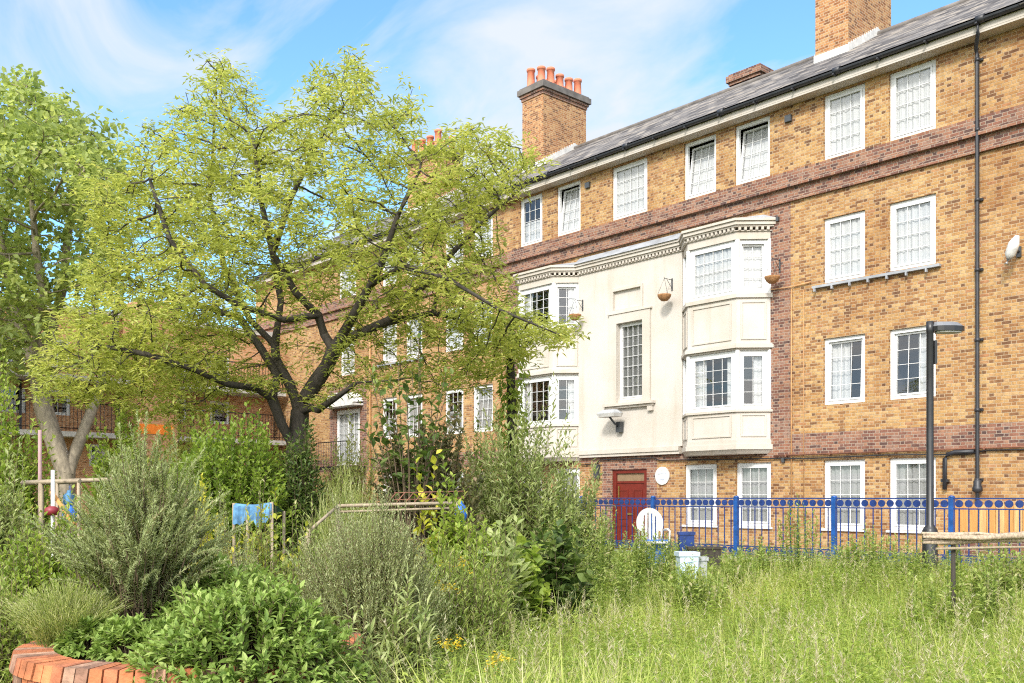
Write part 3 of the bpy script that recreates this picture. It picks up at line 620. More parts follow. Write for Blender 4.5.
mb = MB(*FG)
for y in (9.6, 12.95): mb.tube([(y, .1, .2), (y, .1, 8.2)], .05, 8)
mb.build('downpipe', M['gutter'], gf)
bn = MB(*FG); bn.box(13.12, 14.5, 1.51, 1.53, 3.92, 4.28); tag(bn.build('banner', M['orange']), 'bright orange banner across the brick stair tower of the gallery flats', 'banner')

# ------------------------------------------------------------------ railing, dwarf wall, lane fence
dw = MB(*(0, 14.28, 0)); dw.box(-16.9, 1, -.11, .11, -.05, .5, 0); dw.box(-16.92, 1.02, -.13, .13, .502, .55, 1)
tag(dw.build('dwarf_wall', [M['red'], M['stone']]), 'low brick wall carrying the blue railing', 'wall')
RY = 14.2; FR = (0, 14.28, 0)
rl = thing('railing', (-8, 14.28, .55), 'blue metal railing with rings along its top rail, on the low brick wall', 'railing')
posts = [-7.93 + 1.885 * k for k in range(-4, 6)]
posts = [p for p in posts if p < 1.2]
for p in posts:
    mb = MB(*FR); mb.box(p - .036, p + .036, -.036, .036, .552, 1.60); mb.lathe((p, 0, 1.60), [(.045, 0), (.045, .012), (.02, .022), (0, .025)], 8); mb.build('post', M['postblue'], rl)
for a, b_ in zip(posts[:-1], posts[1:]):
    mb = MB(*FR); a += .038; b_ -= .038
    for z in (1.577, 1.425, .735, .60): mb.box(a, b_, -.012, .012, z - .01, z + .01)
    n = 13; pn_x = [a + (b_ - a) * (k + .5) / n for k in range(n)]
    for x in pn_x: mb.tube([(x, 0, .74), (x, 0, 1.42)], .0105, 5, cap=False)
    pan = mb.build('railing_panel', M['blue'], rl)
    for z in (1.501, .6675):
        rg = MB(*FR)
        for x in pn_x:
            seg = 12
            for ring, (ro, ri) in enumerate(((.056, .0),)):
                rg.face([(x + ro * math.cos(2 * math.pi * k / seg), .009, z + ro * math.sin(2 * math.pi * k / seg)) for k in range(seg)])
                rg.face([(x + ro * math.cos(2 * math.pi * k / seg), -.009, z + ro * math.sin(2 * math.pi * k / seg)) for k in reversed(range(seg))])
                for k in range(seg):
                    w0, w1 = 2 * math.pi * k / seg, 2 * math.pi * (k + 1) / seg
                    rg.face([(x + ro * math.cos(w0), -.009, z + ro * math.sin(w0)), (x + ro * math.cos(w1), -.009, z + ro * math.sin(w1)), (x + ro * math.cos(w1), .009, z + ro * math.sin(w1)), (x + ro * math.cos(w0), .009, z + ro * math.sin(w0))])
        rg.build('ring_band', M['blue'], pan)
FL = (0, 16.2, 0)
lw = MB(*FL); lw.box(-6.86, 1, -.11, .11, 0, .98); tag(lw.build('lane_wall', M['red']), 'low red brick wall in the lane under the timber fence', 'wall')
tf_ = thing('timber_fence', (-3, 16.2, .98), 'orange timber plank fence standing on the brick wall behind the railing', 'fence')
mb = MB(*FL); x = -6.84; k = 0
while x < .9:
    w = .13 + .02 * random.random(); mb.box(x, x + w - .008, .02, .042, .982, 1.47 + .01 * random.random(), k % 2 if random.random() < .7 else 0); x += w; k += 1
mb.build('plank_panel', [M['plank'], M['plank2']], tf_)
mb = MB(*FL); mb.box(-6.84, .9, -.04, .018, 1.05, 1.12); mb.box(-6.84, .9, -.04, .018, 1.33, 1.40); mb.build('rail', M['plank'], tf_)

# ------------------------------------------------------------------ street lamp
lx, ly = at(930, 400, 13)[:2]; lz = float(gh(lx, ly))
lp = thing('street_lamp', (lx, ly, lz), 'black street lamp post with flat grey lantern head beside the railing', 'street lamp')
lf = (lx, ly, math.atan2(RT[1], RT[0]))
mb = MB(*lf); mb.lathe((0, 0, 0), [(.10, -.05), (.10, 1.14 - lz), (.085, 1.17 - lz), (.05, 1.22 - lz), (.046, 3.85 - lz), (.05, 3.86 - lz), (.05, 4.0 - lz), (.0, 4.01 - lz)], 14); mb.v = [(a, b_, c + lz) for a, b_, c in mb.v]; mb.build('post', M['black'], lp)
mb = MB(*lf); hw = [(.03, .045), (.06, .10), (.14, .125), (.28, .12), (.40, .09), (.45, .05)]
pr = [(s, w) for s, w in hw] + [(s, -w) for s, w in reversed(hw)]
mb.prism(pr, 3.865, 3.93, 1); mb.prism([(s, w * .85) for s, w in pr], 3.931, 3.99, 0, taper=[(.05 + (s - .03) * .75, w * .5) for s, w in pr]); mb.prism([(.08 + (s - .03) * .8, w * .8) for s, w in pr], 3.845, 3.864, 2)
hd = mb.build('lantern', [M['lamp'], M['black'], M['lead_light']], lp)
mb = MB(*lf); mb.box(.30, .34, -.13, -.121, 3.88, 3.915); mb.tube([(.02, 0, 3.90), (.09, 0, 3.90)], .035, 8); mb.build('bracket', M['dgrey'], hd)
mb = MB(*lf); mb.box(.05, .085, -.035, .035, 3.42, 3.74); mb.build('control_box', M['black'], lp)
mb = MB(*lf); mb.box(-.04, .04, -.104, -.1, lz + .2, lz + .6); mb.build('access_door', M['dgrey'], lp)

# ------------------------------------------------------------------ things on the facade
def basket(x, y, z, label):
    t = thing('hanging_basket', (x, y, z), label, 'hanging basket', 'hanging baskets on the facade'); fr = (x, y, 0)
    mb = MB(*fr); mb.lathe((0, 0, z), [(.0, -.17), (.08, -.155), (.14, -.10), (.175, -.03), (.18, 0), (.165, 0), (.15, -.03), (0, -.05)], 14); mb.build('coir_bowl', M['coir'], t)
    mb = MB(*fr)
    for k in range(3): w = k * 2.1 + .4; mb.tube([(.17 * math.cos(w), .17 * math.sin(w), z), (0, 0, z + .42)], .005, 4)
    mb.build('chain', M['dgrey'], t); return t
def bracket(mb, x, yw, z, out):
    mb.box(x - .02, x + .02, out * 0 + .003, .015, z - .28, z + .04); mb.tube([(x, .01, z), (x, out, z)], .009, 5); mb.tube([(x, .01, z - .22), (x, out * .7, z - .01)], .007, 5)
    mb.tube([(x, out, z), (x, out + .02, z + .03)], .008, 5)
for x, yw, z, lab in ((-15.27, FY - .07, 6.74, 'round coir hanging basket on the cream wall beside the right bay'), (-18.42, FY - .07, 6.68, 'small coir hanging basket on the cream wall beside the left bay'), (-12.18, FY, 6.68, 'coir hanging basket on the red brick right of the bay')):
    basket(x, yw - .32, z, lab)
    m_ = MB(x, yw, 0); bracket(m_, 0, 0, z + .42, .32); tag(m_.build('basket_bracket', M['dgrey']), 'metal bracket of the ' + lab.replace('round ', '').replace('small ', ''), 'bracket', 'hanging basket brackets')
wlp = thing('wall_lamp', (-17.0, FY - .07, 3.6), 'grey wall lamp with broad flat head above the front door', 'wall lamp'); fr = (-17.0, FY - .07, 0)
mb = MB(*fr); mb.box(-.07, .09, .003, .14, 3.34, 3.62); mb.build('mounting_box', M['dgrey'], wlp)
mb = MB(*fr); mb.tube([(0, .12, 3.5), (-.03, .24, 3.58), (-.08, .38, 3.745)], .03, 8); mb.build('arm', M['dgrey'], wlp)
mb = MB(*fr); mb.prism([(-.34, .24), (.22, .24), (.27, .34), (.22, .54), (-.34, .54), (-.39, .44)], 3.74, 3.83, 1, taper=[(-.38, .21), (.26, .21), (.31, .34), (.26, .58), (-.38, .58), (-.43, .44)]); mb.prism([(-.38, .21), (.26, .21), (.31, .34), (.26, .58), (-.38, .58), (-.43, .44)], 3.831, 3.93, 0, taper=[(-.26, .28), (.14, .28), (.17, .36), (.14, .48), (-.26, .48), (-.29, .42)]); mb.build('lamp_head', [M['grey'], M['lead_light']], wlp)
pl = thing('oval_plaque', (-15.63, FY, 2.15), 'white oval plaque on the brick wall right of the red door', 'plaque'); fr = (-15.63, FY, 0)
mb = MB(*fr); n = 28
ov = [(.23 * math.cos(2 * math.pi * k / n), .235 * math.sin(2 * math.pi * k / n)) for k in range(n)]
mb.face([(x, .035, 2.15 + z) for x, z in ov])
for k in range(n): (xa, za), (xb, zb) = ov[k], ov[(k + 1) % n]; mb.face([(xa, .003, 2.15 + za), (xb, .003, 2.15 + zb), (xb, .035, 2.15 + zb), (xa, .035, 2.15 + za)])
mb.build('board', M['plastic'], pl)
mb = MB(*fr)
for z, w in ((2.2, .14), (2.12, .09), (2.05, .06)):
    x = -w
    while x < w: q = .014 + .012 * random.random(); mb.face([(x, .0375, z - .012), (x + q, .0375, z - .012), (x + q, .0375, z + .012), (x, .0375, z + .012)]); x += q + .012
mb.build('lettering', M['ink'], pl)
mb = MB(-17.9, FY, 0); mb.box(-.08, .08, .003, .11, 2.12, 2.5); mb.box(-.06, .06, .111, .118, 2.16, 2.46); tag(mb.build('entry_box', M['dgrey']), 'slim dark grey service box on the wall left of the red door', 'box')
cmx = (-6.98, FY - .3, 6.32)
sc_ = thing('floodlight', cmx, 'white floodlight fixed to the brick wall right of the tall downpipe', 'floodlight')
mb = MB(cmx[0], FY, 0); mb.box(-.02, .06, .003, .05, 6.2, 6.4); mb.tube([(.02, .04, 6.3), (.02, .3, 6.32)], .025, 8); mb.build('bracket', M['dgrey'], sc_)
mb = MB(cmx[0], cmx[1], 0); mb.tube([(-.1, .02, 6.04), (-.02, .05, 6.2), (.05, .05, 6.4), (.1, .02, 6.54)], [.04, .10, .10, .04], 12); mb.build('housing', M['plastic'], sc_)

# ------------------------------------------------------------------ plants: leaf and stem builders
def unit(v): return v / np.maximum(np.linalg.norm(v, axis=-1, keepdims=True), 1e-9)
def leaves_mesh(name, P, D, N, Ln, Wd, tint, mat, parent, shape='leaf'):
    n = len(P); D = unit(D); Sd = unit(np.cross(D, N)); N = np.cross(Sd, D); Ln = np.broadcast_to(Ln, n)[:, None]; Wd = np.broadcast_to(Wd, n)[:, None]
    if shape == 'diamond':
        V = np.stack([P, P + D * Ln * .45 + Sd * Wd * .5 + N * Wd * .18, P + D * Ln - N * Ln * .08, P + D * Ln * .45 - Sd * Wd * .5 + N * Wd * .18], 1); fc = np.array([[0, 1, 2], [0, 2, 3]])
    elif shape == 'needle':
        V = np.stack([P - Sd * Wd * .5, P + Sd * Wd * .5, P + D * Ln], 1); fc = np.array([[0, 1, 2]])
    else:
        V = np.stack([P, P + D * Ln * .38 + Sd * Wd * .5 + N * Wd * .16, P + D * Ln * .72 + Sd * Wd * .34 + N * Wd * .08 - N * Ln * .03, P + D * Ln - N * Ln * .14, P + D * Ln * .72 - Sd * Wd * .34 + N * Wd * .08 - N * Ln * .03, P + D * Ln * .38 - Sd * Wd * .5 + N * Wd * .16, P + D * Ln * .5], 1)
        fc = np.array([[0, 1, 6], [1, 2, 6], [2, 3, 6], [3, 4, 6], [4, 5, 6], [5, 0, 6]])
    m = V.shape[1]; F = (fc[None] + (np.arange(n) * m)[:, None, None]).reshape(-1, 3)
    return npmesh(name, V.reshape(-1, 3), F, mat, parent, np.repeat(tint, len(fc)))
def stems_geo(B, C, T, r0, r1, seg=5, sides=3):
    n = len(B); ts = np.linspace(0, 1, seg + 1)[None, :, None]
    P = (1 - ts) ** 2 * B[:, None] + 2 * (1 - ts) * ts * C[:, None] + ts ** 2 * T[:, None]
    tg = unit(np.gradient(P, axis=1)); ref = np.array([.31, .95, .05]); a = unit(np.cross(tg, ref)); b_ = np.cross(tg, a)
    rr = (r0 + (r1 - r0) * ts[0, :, 0])[None, :, None]; rr = rr * np.ones((n, 1, 1))
    V = np.stack([P + (a * math.cos(w) + b_ * math.sin(w)) * rr for w in np.linspace(0, 2 * math.pi, sides, endpoint=False)], 2).reshape(-1, 3)
    st = np.arange(n)[:, None, None] * (seg + 1) * sides; s_ = np.arange(seg)[None, :, None] * sides; k = np.arange(sides)[None, None, :]; k2 = (k + 1) % sides
    F = np.stack([st + s_ + k, st + s_ + k2, st + s_ + sides + k2, st + s_ + sides + k], -1).reshape(-1, 4)
    return V, F
def bez(B, C, T, t): return (1 - t) ** 2 * B + 2 * (1 - t) * t * C + t ** 2 * T
def twigplant(parent, B, T, leafmat, per=20, f0=.3, Ln=.05, Wd=.02, ang=55, up=.5, arch=.15, r0=.004, r1=.0015, shape='leaf', tint=(.1, .9), stem=True, jit=.25, tipbias=1.0, name='foliage', whorl=2.4, stemmat=None, seed=0):
    g = np.random.RandomState(seed + 11); n = len(B)
    mid = (B + T) / 2; C = mid + np.stack([(B - T)[:, 0] * arch, (B - T)[:, 1] * arch, np.abs(T - B).sum(1) * .12], 1) + g.normal(0, .03, (n, 3)) * np.linalg.norm(T - B, axis=1)[:, None]
    t = f0 + (1 - f0) * (np.linspace(0, 1, per)[None] ** tipbias) * np.ones((n, 1)); t = np.clip(t + g.uniform(-.5, .5, t.shape) * (1 - f0) / per, 0, 1)[..., None]
    P = bez(B[:, None], C[:, None], T[:, None], t); tg = unit(2 * (1 - t) * (C - B)[:, None] + 2 * t * (T - C)[:, None])
    ref = np.array([.2, .1, 1.]) ; a = unit(np.cross(tg, ref)); b_ = np.cross(tg, a)
    az = (np.arange(per)[None] * whorl + g.uniform(0, 6.28, (n, 1)) + g.normal(0, .3, (n, per)))[..., None]; A = R(ang) * (1 - .45 * t ** 3)
    side = a * np.cos(az) + b_ * np.sin(az); D = tg * np.cos(A) + side * np.sin(A) + g.normal(0, jit, P.shape)
    D[..., 2] += .0; Nn = unit(np.array([0, 0, up]) + tg * (1 - up) + g.normal(0, .25, P.shape))
    sz = (g.uniform(.65, 1.15, (n, per)) * (1 - .35 * t[..., 0] ** 4)).ravel()
    tn = np.clip(g.uniform(tint[0], tint[1], (n, per)) + g.normal(0, .12, (n, 1)) + .15 * (t[..., 0] - .6), 0, 1).ravel()
    leaves_mesh(name, P.reshape(-1, 3), D.reshape(-1, 3), Nn.reshape(-1, 3), Ln * sz, Wd * sz, tn, leafmat, parent, shape)
    if stem:
        V, F = stems_geo(B, C, T, r0, r1); npmesh('stem', V, F, stemmat or M['twig'], parent, smooth=True)
def dome(c, rx, ry, rz, n, g, lump=.2, inner=.72, low=-.05, freq=3.):
    if low < -.5:                                   # a whole ball
        d = unit(g.normal(0, 1, (n * 3, 3))); d = d[d[:, 2] > low][:n]
        ph = g.uniform(0, 6.28, 4); l = 1 + .13 * np.sin(d[:, 0] * 5 + ph[0]) * np.cos(d[:, 1] * 6 + ph[1]) + .10 * np.sin(d[:, 2] * 7 + d[:, 0] * 9 + ph[2]) + .07 * np.sin(d[:, 1] * 14 + d[:, 2] * 11 + ph[3])
        return np.array(c) + d * ((g.uniform(inner, 1, len(d)) ** .7) * l)[:, None] * np.array([rx, ry, rz])
    az = g.uniform(0, 6.283, n); r_ = g.uniform(0, 1, n) ** .55; x, y = r_ * np.cos(az), r_ * np.sin(az); ph = g.uniform(0, 6.28, 6)
    l = 1 + lump * (np.sin(x * freq * 1.3 + ph[0]) * np.cos(y * freq * 1.5 + ph[1]) + .6 * np.sin(x * freq * 2.9 + y * freq * 2 + ph[2]))
    z = (1 - np.clip(r_, 0, .995) ** 3) ** .6 * g.uniform(inner, 1.0, n) * l
    return np.array(c) + np.stack([x * rx, y * ry, z * rz], 1)
RTA = np.array([RT[0], RT[1], 0]); VWA = np.array([VW[0], VW[1], 0])
def ground_at(px, dep):
    p = at(px, 500, dep); p[2] = float(gh(p[0], p[1])); return p
def bush(name, label, cat, px, dep, wpx, top, lm, n=120, per=22, Ln=.06, Wd=.025, group=None, base=None, deep=.8, seed=1, lump=.22, inner=.6, spread=.35, low=-.02, sink=0., **k):
    g = np.random.RandomState(seed); b0 = ground_at(px, dep) if base is None else np.array(base, float)
    hgt = (at(px, top, dep)[2] - b0[2]) * 1.06; rx = wpx / FPX * dep / 2
    t = thing(name, tuple(b0), label, cat, group)
    c = b0 + np.array([0, 0, sink])
    d = dome((0, 0, 0), rx, rx * deep, (hgt - sink), n, g, lump, inner, low)
    T = c + RTA * d[:, :1] + VWA * d[:, 1:2] + np.array([0, 0, 1]) * d[:, 2:]
    T[:, 2] = np.maximum(T[:, 2], b0[2] + .03)
    B = b0 + (T - b0) * np.array([spread, spread, 0]) * g.uniform(.3, 1, (n, 1)); B = B[:len(T)]; B[:, 2] = b0[2] - .03
    twigplant(t, B, T, lm, per=per, Ln=Ln, Wd=Wd, seed=seed, **k); return t

# trees by space colonisation
def colonise(seeds, par, A, di=1.3, dk=.32, step=.2, iters=140, g=None):
    P = [np.array(s, float) for s in seeds]; PR = list(par); A = np.array(A); best = np.full(len(A), 1e9); bi = np.zeros(len(A), int); new0 = 0
    for it in range(iters):
        if len(A) == 0: break
        N = np.array(P[new0:]);
        if len(N) == 0: break
        d = np.linalg.norm(A[:, None] - N[None], axis=2); m = d.min(1); w = d.argmin(1) + new0
        u = m < best; best[u] = m[u]; bi[u] = w[u]; new0 = len(P)
        keep = best > dk; A = A[keep]; best = best[keep]; bi = bi[keep]
        act = best < di
        if not act.any(): break
        dirs = {}
        for q in np.nonzero(act)[0]:
            v = A[q] - P[bi[q]]; v = v / (np.linalg.norm(v) + 1e-9); dirs.setdefault(bi[q], []).append(v)
        for nidx, vs in dirs.items():
            v = np.mean(vs, 0) + g.normal(0, .12, 3); v /= np.linalg.norm(v) + 1e-9
            P.append(P[nidx] + v * step); PR.append(nidx)
    return np.array(P), np.array(PR)
def limbs_to_nodes(limbs, step):
    """limbs: list of (parent limb index or -1, [(x,y,z)...]) -> nodes, parents"""
    P = []; PR = []; idx = []
    for (pl_, pts) in limbs:
        pts = np.array(pts, float); out = [pts[0]]
        for a, b_ in zip(pts[:-1], pts[1:]):
            n = max(1, int(np.linalg.norm(b_ - a) / step))
            for k in range(1, n + 1): out.append(a + (b_ - a) * k / n)
        if pl_ < 0: prev = -1
        else:
            cand = idx[pl_]; prev = cand[int(np.argmin([np.linalg.norm(P[c] - out[0]) for c in cand]))]; out = out[1:]
        ids = []
        for q in out: P.append(q); PR.append(prev); prev = len(P) - 1; ids.append(prev)
        idx.append(ids)
    limbs_to_nodes.idx = idx
    return P, PR
def tree_mesh(P, PR, tip, trunk_r, parent, mat, expo=2.2, minr=None):
    n = len(P); r = np.zeros(n); ch = [[] for _ in range(n)]
    for i in range(n):
        if PR[i] >= 0: ch[PR[i]].append(i)
    order = np.argsort(np.arange(n))[::-1]; acc = np.zeros(n)
    for i in order:
        if not ch[i]: acc[i] = tip ** expo
        if PR[i] >= 0: acc[PR[i]] += acc[i]
    r = acc ** (1 / expo); sc = trunk_r / r[0]; big = np.clip((r - tip) / (r[0] - tip), 0, 1); r = r * (1 + (sc - 1) * big ** .6)
    if minr is not None: r[:len(minr)] = np.maximum(r[:len(minr)], minr)
    c = np.nonzero(PR >= 0)[0]; p = PR[c]; dc = unit(P[c] - P[p]); pd = dc.copy(); gp = PR[p]; hp = gp >= 0; pd[hp] = unit(unit(P[p][hp] - P[gp[hp]]) + dc[hp])
    # end direction = mean with first child
    ed = dc.copy()
    for k, i in enumerate(c):
        if ch[i]:
            m_ = max(ch[i], key=lambda q: r[q]); v = P[m_] - P[i]; ed[k] = dc[k] + v / (np.linalg.norm(v) + 1e-9)
    ed = unit(ed); rs0 = np.minimum(r[p], r[c] * 1.35); Vs = []; sides = 6
    ref = np.array([.37, .21, .9])
    for ctr, dr_, rad in ((P[p], pd, rs0), (P[c], ed, r[c])):
        a = unit(np.cross(dr_, ref)); b_ = np.cross(dr_, a)
        Vs.append(np.stack([ctr + (a * math.cos(w) + b_ * math.sin(w)) * rad[:, None] for w in np.linspace(0, 2 * math.pi, sides, endpoint=False)], 1))
    V = np.concatenate(Vs, 1).reshape(-1, 3); m = len(c); st = np.arange(m)[:, None] * 2 * sides; k = np.arange(sides)[None]; k2 = (k + 1) % sides
    F = np.stack([st + k, st + k2, st + sides + k2, st + sides + k], -1).reshape(-1, 4)
    npmesh('trunk', V, F, mat, parent, smooth=True); return r
def inpoly(x, y, poly):
    p = np.array(poly, float); ins = np.zeros(len(x), bool); j = len(p) - 1
    for i in range(len(p)):
        c = ((p[i, 1] > y) != (p[j, 1] > y)) & (x < (p[j, 0] - p[i, 0]) * (y - p[i, 1]) / (p[j, 1] - p[i, 1] + 1e-9) + p[i, 0]); ins ^= c; j = i
    return ins
def edged(x, y, poly):
    p = np.array(poly, float); d = np.full(len(x), 1e9)
    for i in range(len(p)):
        a, b_ = p[i], p[(i + 1) % len(p)]; ab = b_ - a; t = np.clip(((x - a[0]) * ab[0] + (y - a[1]) * ab[1]) / (ab @ ab), 0, 1)
        d = np.minimum(d, np.hypot(x - a[0] - t * ab[0], y - a[1] - t * ab[1]))
    return d
def crown_points(polys, n, dep, thick, g, emax=110):
    out = []
    for poly, wgt in polys:
        k = int(n * wgt); pp = np.array(poly); lo, hi = pp.min(0), pp.max(0); pts = []
        while len(pts) < k:
            x = g.uniform(lo[0], hi[0], 4000); y = g.uniform(lo[1], hi[1], 4000); ok = inpoly(x, y, poly); x, y = x[ok], y[ok]; e = edged(x, y, poly)
            half = thick * np.sqrt(np.clip(e / emax, .02, 1)); dz = g.uniform(-1, 1, len(x)) * half
            pts += [at(a, b_, dep + c) for a, b_, c in zip(x, y, dz)]
        out += pts[:k]
    return np.array(out)

def clusters(P, r, rmax, g, prob, nl, Ln, Wd, mat, parent, droop=.15, sides=.9, tint=(.15, .9), off=.06, shape='leaf', flat=1.0, rep=1):
    ids = np.repeat(np.nonzero((r < rmax) & (g.uniform(0, 1, len(r)) < prob))[0], rep); n = len(ids)
    c = P[ids] + g.normal(0, off, (n, 3)); az = (np.arange(nl)[None] * 6.283 / nl + g.uniform(0, 6.28, (n, 1)) + g.normal(0, .25, (n, nl)))
    nrm = unit(np.array([0, 0, flat]) + g.normal(0, .35, (n, 3))); a = unit(np.cross(nrm, np.array([.3, .9, .1]))); b_ = np.cross(nrm, a)
    D = a[:, None] * np.cos(az)[..., None] + b_[:, None] * np.sin(az)[..., None] + nrm[:, None] * g.normal(-droop, .25, (n, nl))[..., None]
    Pp = c[:, None] + D * .02 + g.normal(0, off * .35, (n, nl, 3)); Nn = nrm[:, None] + g.normal(0, .25, (n, nl, 3)); sz = g.uniform(.6, 1.15, (n, nl)).ravel()
    tn = np.clip(g.uniform(*tint, (n, 1)) * .6 + g.uniform(*tint, (n, nl)) * .4, 0, 1).ravel()
    leaves_mesh('crown', Pp.reshape(-1, 3), D.reshape(-1, 3), Nn.reshape(-1, 3), Ln * sz, Wd * sz, tn, mat, parent, shape); return n

# ---- the yellow-green garden tree
g = np.random.RandomState(21); TD = 13.5
def q(px, py, o=0): return tuple(at(px, py, TD + o))
gz = ground_at(298, TD)
limbs = [(-1, [tuple(gz - np.array([0, 0, .1])), q(297, 500), q(297, 452), q(300, 412), q(306, 397)]),
 (0, [q(306, 397), q(327, 366, -.1), q(334, 350, -.2)]),
 (1, [q(334, 350, -.2), q(352, 318, -.4), q(370, 285, -.6), q(382, 262, -.8), q(398, 215, -1.0), q(420, 170, -1.1)]),
 (1, [q(334, 350, -.2), q(356, 335, .1), q(386, 322, .4), q(433, 313, .8), q(455, 318, 1.0), q(484, 345, 1.2), q(520, 352, 1.2)]),
 (1, [q(330, 353, -.1), q(318, 315, -.3), q(296, 293, -.6), q(272, 252, -.9), q(262, 205, -1.0), q(255, 150, -1.0)]),
 (0, [q(300, 412), q(290, 385, .2), q(276, 360, .4), q(275, 345, .6), q(281, 301, .9), q(273, 254, 1.1), q(290, 200, 1.2), q(330, 120, 1.2)]),
 (0, [q(297, 452), q(282, 425, -.2), q(272, 398, -.3), q(255, 388, -.5), q(227, 384, -.8), q(190, 368, -1.2), q(150, 355, -1.4), q(100, 345, -1.4)]),
 (6, [q(272, 398, -.3), q(277, 375, .2), q(262, 350, .5), q(240, 318, .9), q(200, 305, 1.3), q(150, 290, 1.6)]),
 (4, [q(318, 315, -.3), q(284, 320, -.8), q(240, 306, -1.2), q(205, 285, -1.5), q(170, 240, -1.6), q(150, 180, -1.6)]),
 (0, [q(303, 405), q(318, 410, -.4), q(340, 395, -.8), q(356, 383, -1.0)]),
 (3, [q(386, 322, .4), q(420, 290, .2), q(455, 250, .0), q(490, 215, -.2), q(525, 185, -.2)]),
 (3, [q(433, 313, .8), q(440, 285, 1.2), q(470, 262, 1.6), q(500, 255, 1.8)]),
 (5, [q(275, 345, .6), q(250, 320, 1.2), q(225, 270, 1.7), q(210, 200, 1.9), q(215, 110, 1.6)]),
 (2, [q(370, 285, -.6), q(405, 265, -1.2), q(450, 280, -1.6), q(500, 310, -1.7), q(560, 335, -1.6)])]
SP, SPR = limbs_to_nodes(limbs, .2); LIDX = limbs_to_nodes.idx
crown_main = [(36, 372), (48, 335), (70, 290), (90, 240), (75, 195), (95, 165), (118, 170), (140, 120), (170, 112), (200, 60), (212, 42), (240, 62), (258, 105), (285, 110), (312, 75), (342, 45), (362, 40), (375, 85), (400, 100), (412, 82), (424, 95), (415, 130), (440, 128), (470, 118), (505, 135), (530, 148), (560, 165), (530, 185), (495, 200), (482, 235), (505, 270), (535, 310), (590, 330), (560, 345), (510, 372), (470, 382), (430, 360), (400, 345), (370, 345), (345, 365), (300, 375), (250, 392), (205, 405), (160, 400), (110, 385), (60, 388)]
ctr_hole = [(250, 300), (300, 270), (350, 290), (360, 335), (310, 365), (240, 375), (215, 345)]
left_mass = [(36, 372), (48, 335), (70, 290), (90, 240), (110, 185), (160, 150), (220, 170), (255, 230), (250, 290), (240, 350), (215, 395), (160, 400), (110, 385), (60, 388)]
right_mass = [(400, 240), (430, 170), (470, 130), (530, 150), (500, 200), (482, 235), (520, 300), (590, 330), (560, 345), (510, 372), (470, 380), (420, 340)]
low_left = [(22, 378), (50, 330), (150, 330), (235, 350), (225, 412), (165, 425), (100, 408), (40, 398)]
low_mid = [(230, 360), (330, 385), (380, 350), (500, 345), (500, 388), (440, 395), (390, 382), (340, 405), (240, 405)]
A = crown_points([(crown_main, .56), (left_mass, .17), (right_mass, .10), (low_left, .12), (low_mid, .05)], 7600, TD, 2.5, g, 80)
pr_ = np.stack([512 + FPX * (A[:, :2] @ RT) / (A[:, :2] @ VW), HOR - FPX * (A[:, 2] - EYE) / (A[:, :2] @ VW)], 1)
thin = inpoly(pr_[:, 0], pr_[:, 1], ctr_hole) & (g.uniform(0, 1, len(A)) < .8)
wv = np.sin(A[:, 0] * 1.7 + 1) * .9 + np.sin(A[:, 1] * 2.1) * .9 + np.sin(A[:, 0] * .8 - A[:, 1] * 1.3) * .8      # foliage hangs in uneven tiers
A = A[~thin & (np.sin(A[:, 2] * 2 * math.pi / .62 + wv * 1.6) > -.6)]
P_, PR_ = colonise(SP, SPR, A, 1.4, .18, .14, 180, g)
t = thing('garden_tree', tuple(gz), 'spreading tree with yellow green leaves and dark forked trunk in the garden', 'tree')
TMIN = np.concatenate([np.linspace(a, b_, len(ids)) for a, b_, ids in zip([.16, .085, .075, .07, .065, .06, .062, .04, .045, .06, .03, .03, .035, .035], [.11, .075, .014, .012, .012, .012, .010, .010, .010, .03, .008, .008, .008, .008], LIDX)])
rr_ = tree_mesh(P_, PR_, .0045, .16, t, M['bark'], minr=TMIN)
nc = clusters(P_, rr_, .0135, g, .70, 9, .112, .034, L['gold'], t, droop=.12, off=.08, tint=(.0, 1.0), rep=3, shape='diamond', flat=1.6)
print('garden tree', len(P_), nc)

# ---- plane tree at the far left
g = np.random.RandomState(5); PDp = 25.5
def q2(px, py, o=0): return tuple(at(px, py, PDp + o))
gz2 = ground_at(66, PDp)
limbs = [(-1, [tuple(gz2 - np.array([0, 0, .1])), q2(66, 492), q2(66, 474)]), (0, [q2(66, 474), q2(54, 440), q2(44, 410), q2(38, 380), q2(30, 350), q2(18, 320), q2(10, 280), q2(-5, 220)]), (0, [q2(66, 474), q2(78, 445, .4), q2(88, 420, .8), q2(98, 395, 1.2), q2(112, 350, 1.8), q2(118, 290, 2.2)]),
 (1, [q2(42, 400), q2(38, 360, -.6), q2(36, 320, -.9), q2(42, 290, -1.0), q2(36, 250, -1.0), q2(30, 180, -.8)]), (1, [q2(38, 380), q2(52, 330, .6), q2(64, 285, .9), q2(67, 240, 1.0), q2(74, 200, 1.0), q2(85, 150, .8)])]
SP, SPR = limbs_to_nodes(limbs, .35); LMIN = np.full(len(SP), .0); _k = len(limbs_to_nodes(limbs[:2], .35)[0]); _m = len(limbs_to_nodes(limbs[:3], .35)[0]); LMIN[:_k] = np.linspace(.24, .09, _k); LMIN[_k:_m] = np.linspace(.17, .06, _m - _k)
cr2 = [(-140, 120), (-90, 70), (-40, 82), (0, 88), (12, 72), (28, 76), (40, 92), (62, 100), (85, 112), (108, 125), (130, 150), (138, 190), (125, 230), (128, 280), (100, 300), (72, 288), (76, 225), (62, 205), (45, 215), (40, 260), (52, 300), (46, 350), (20, 375), (-60, 380), (-140, 300)]
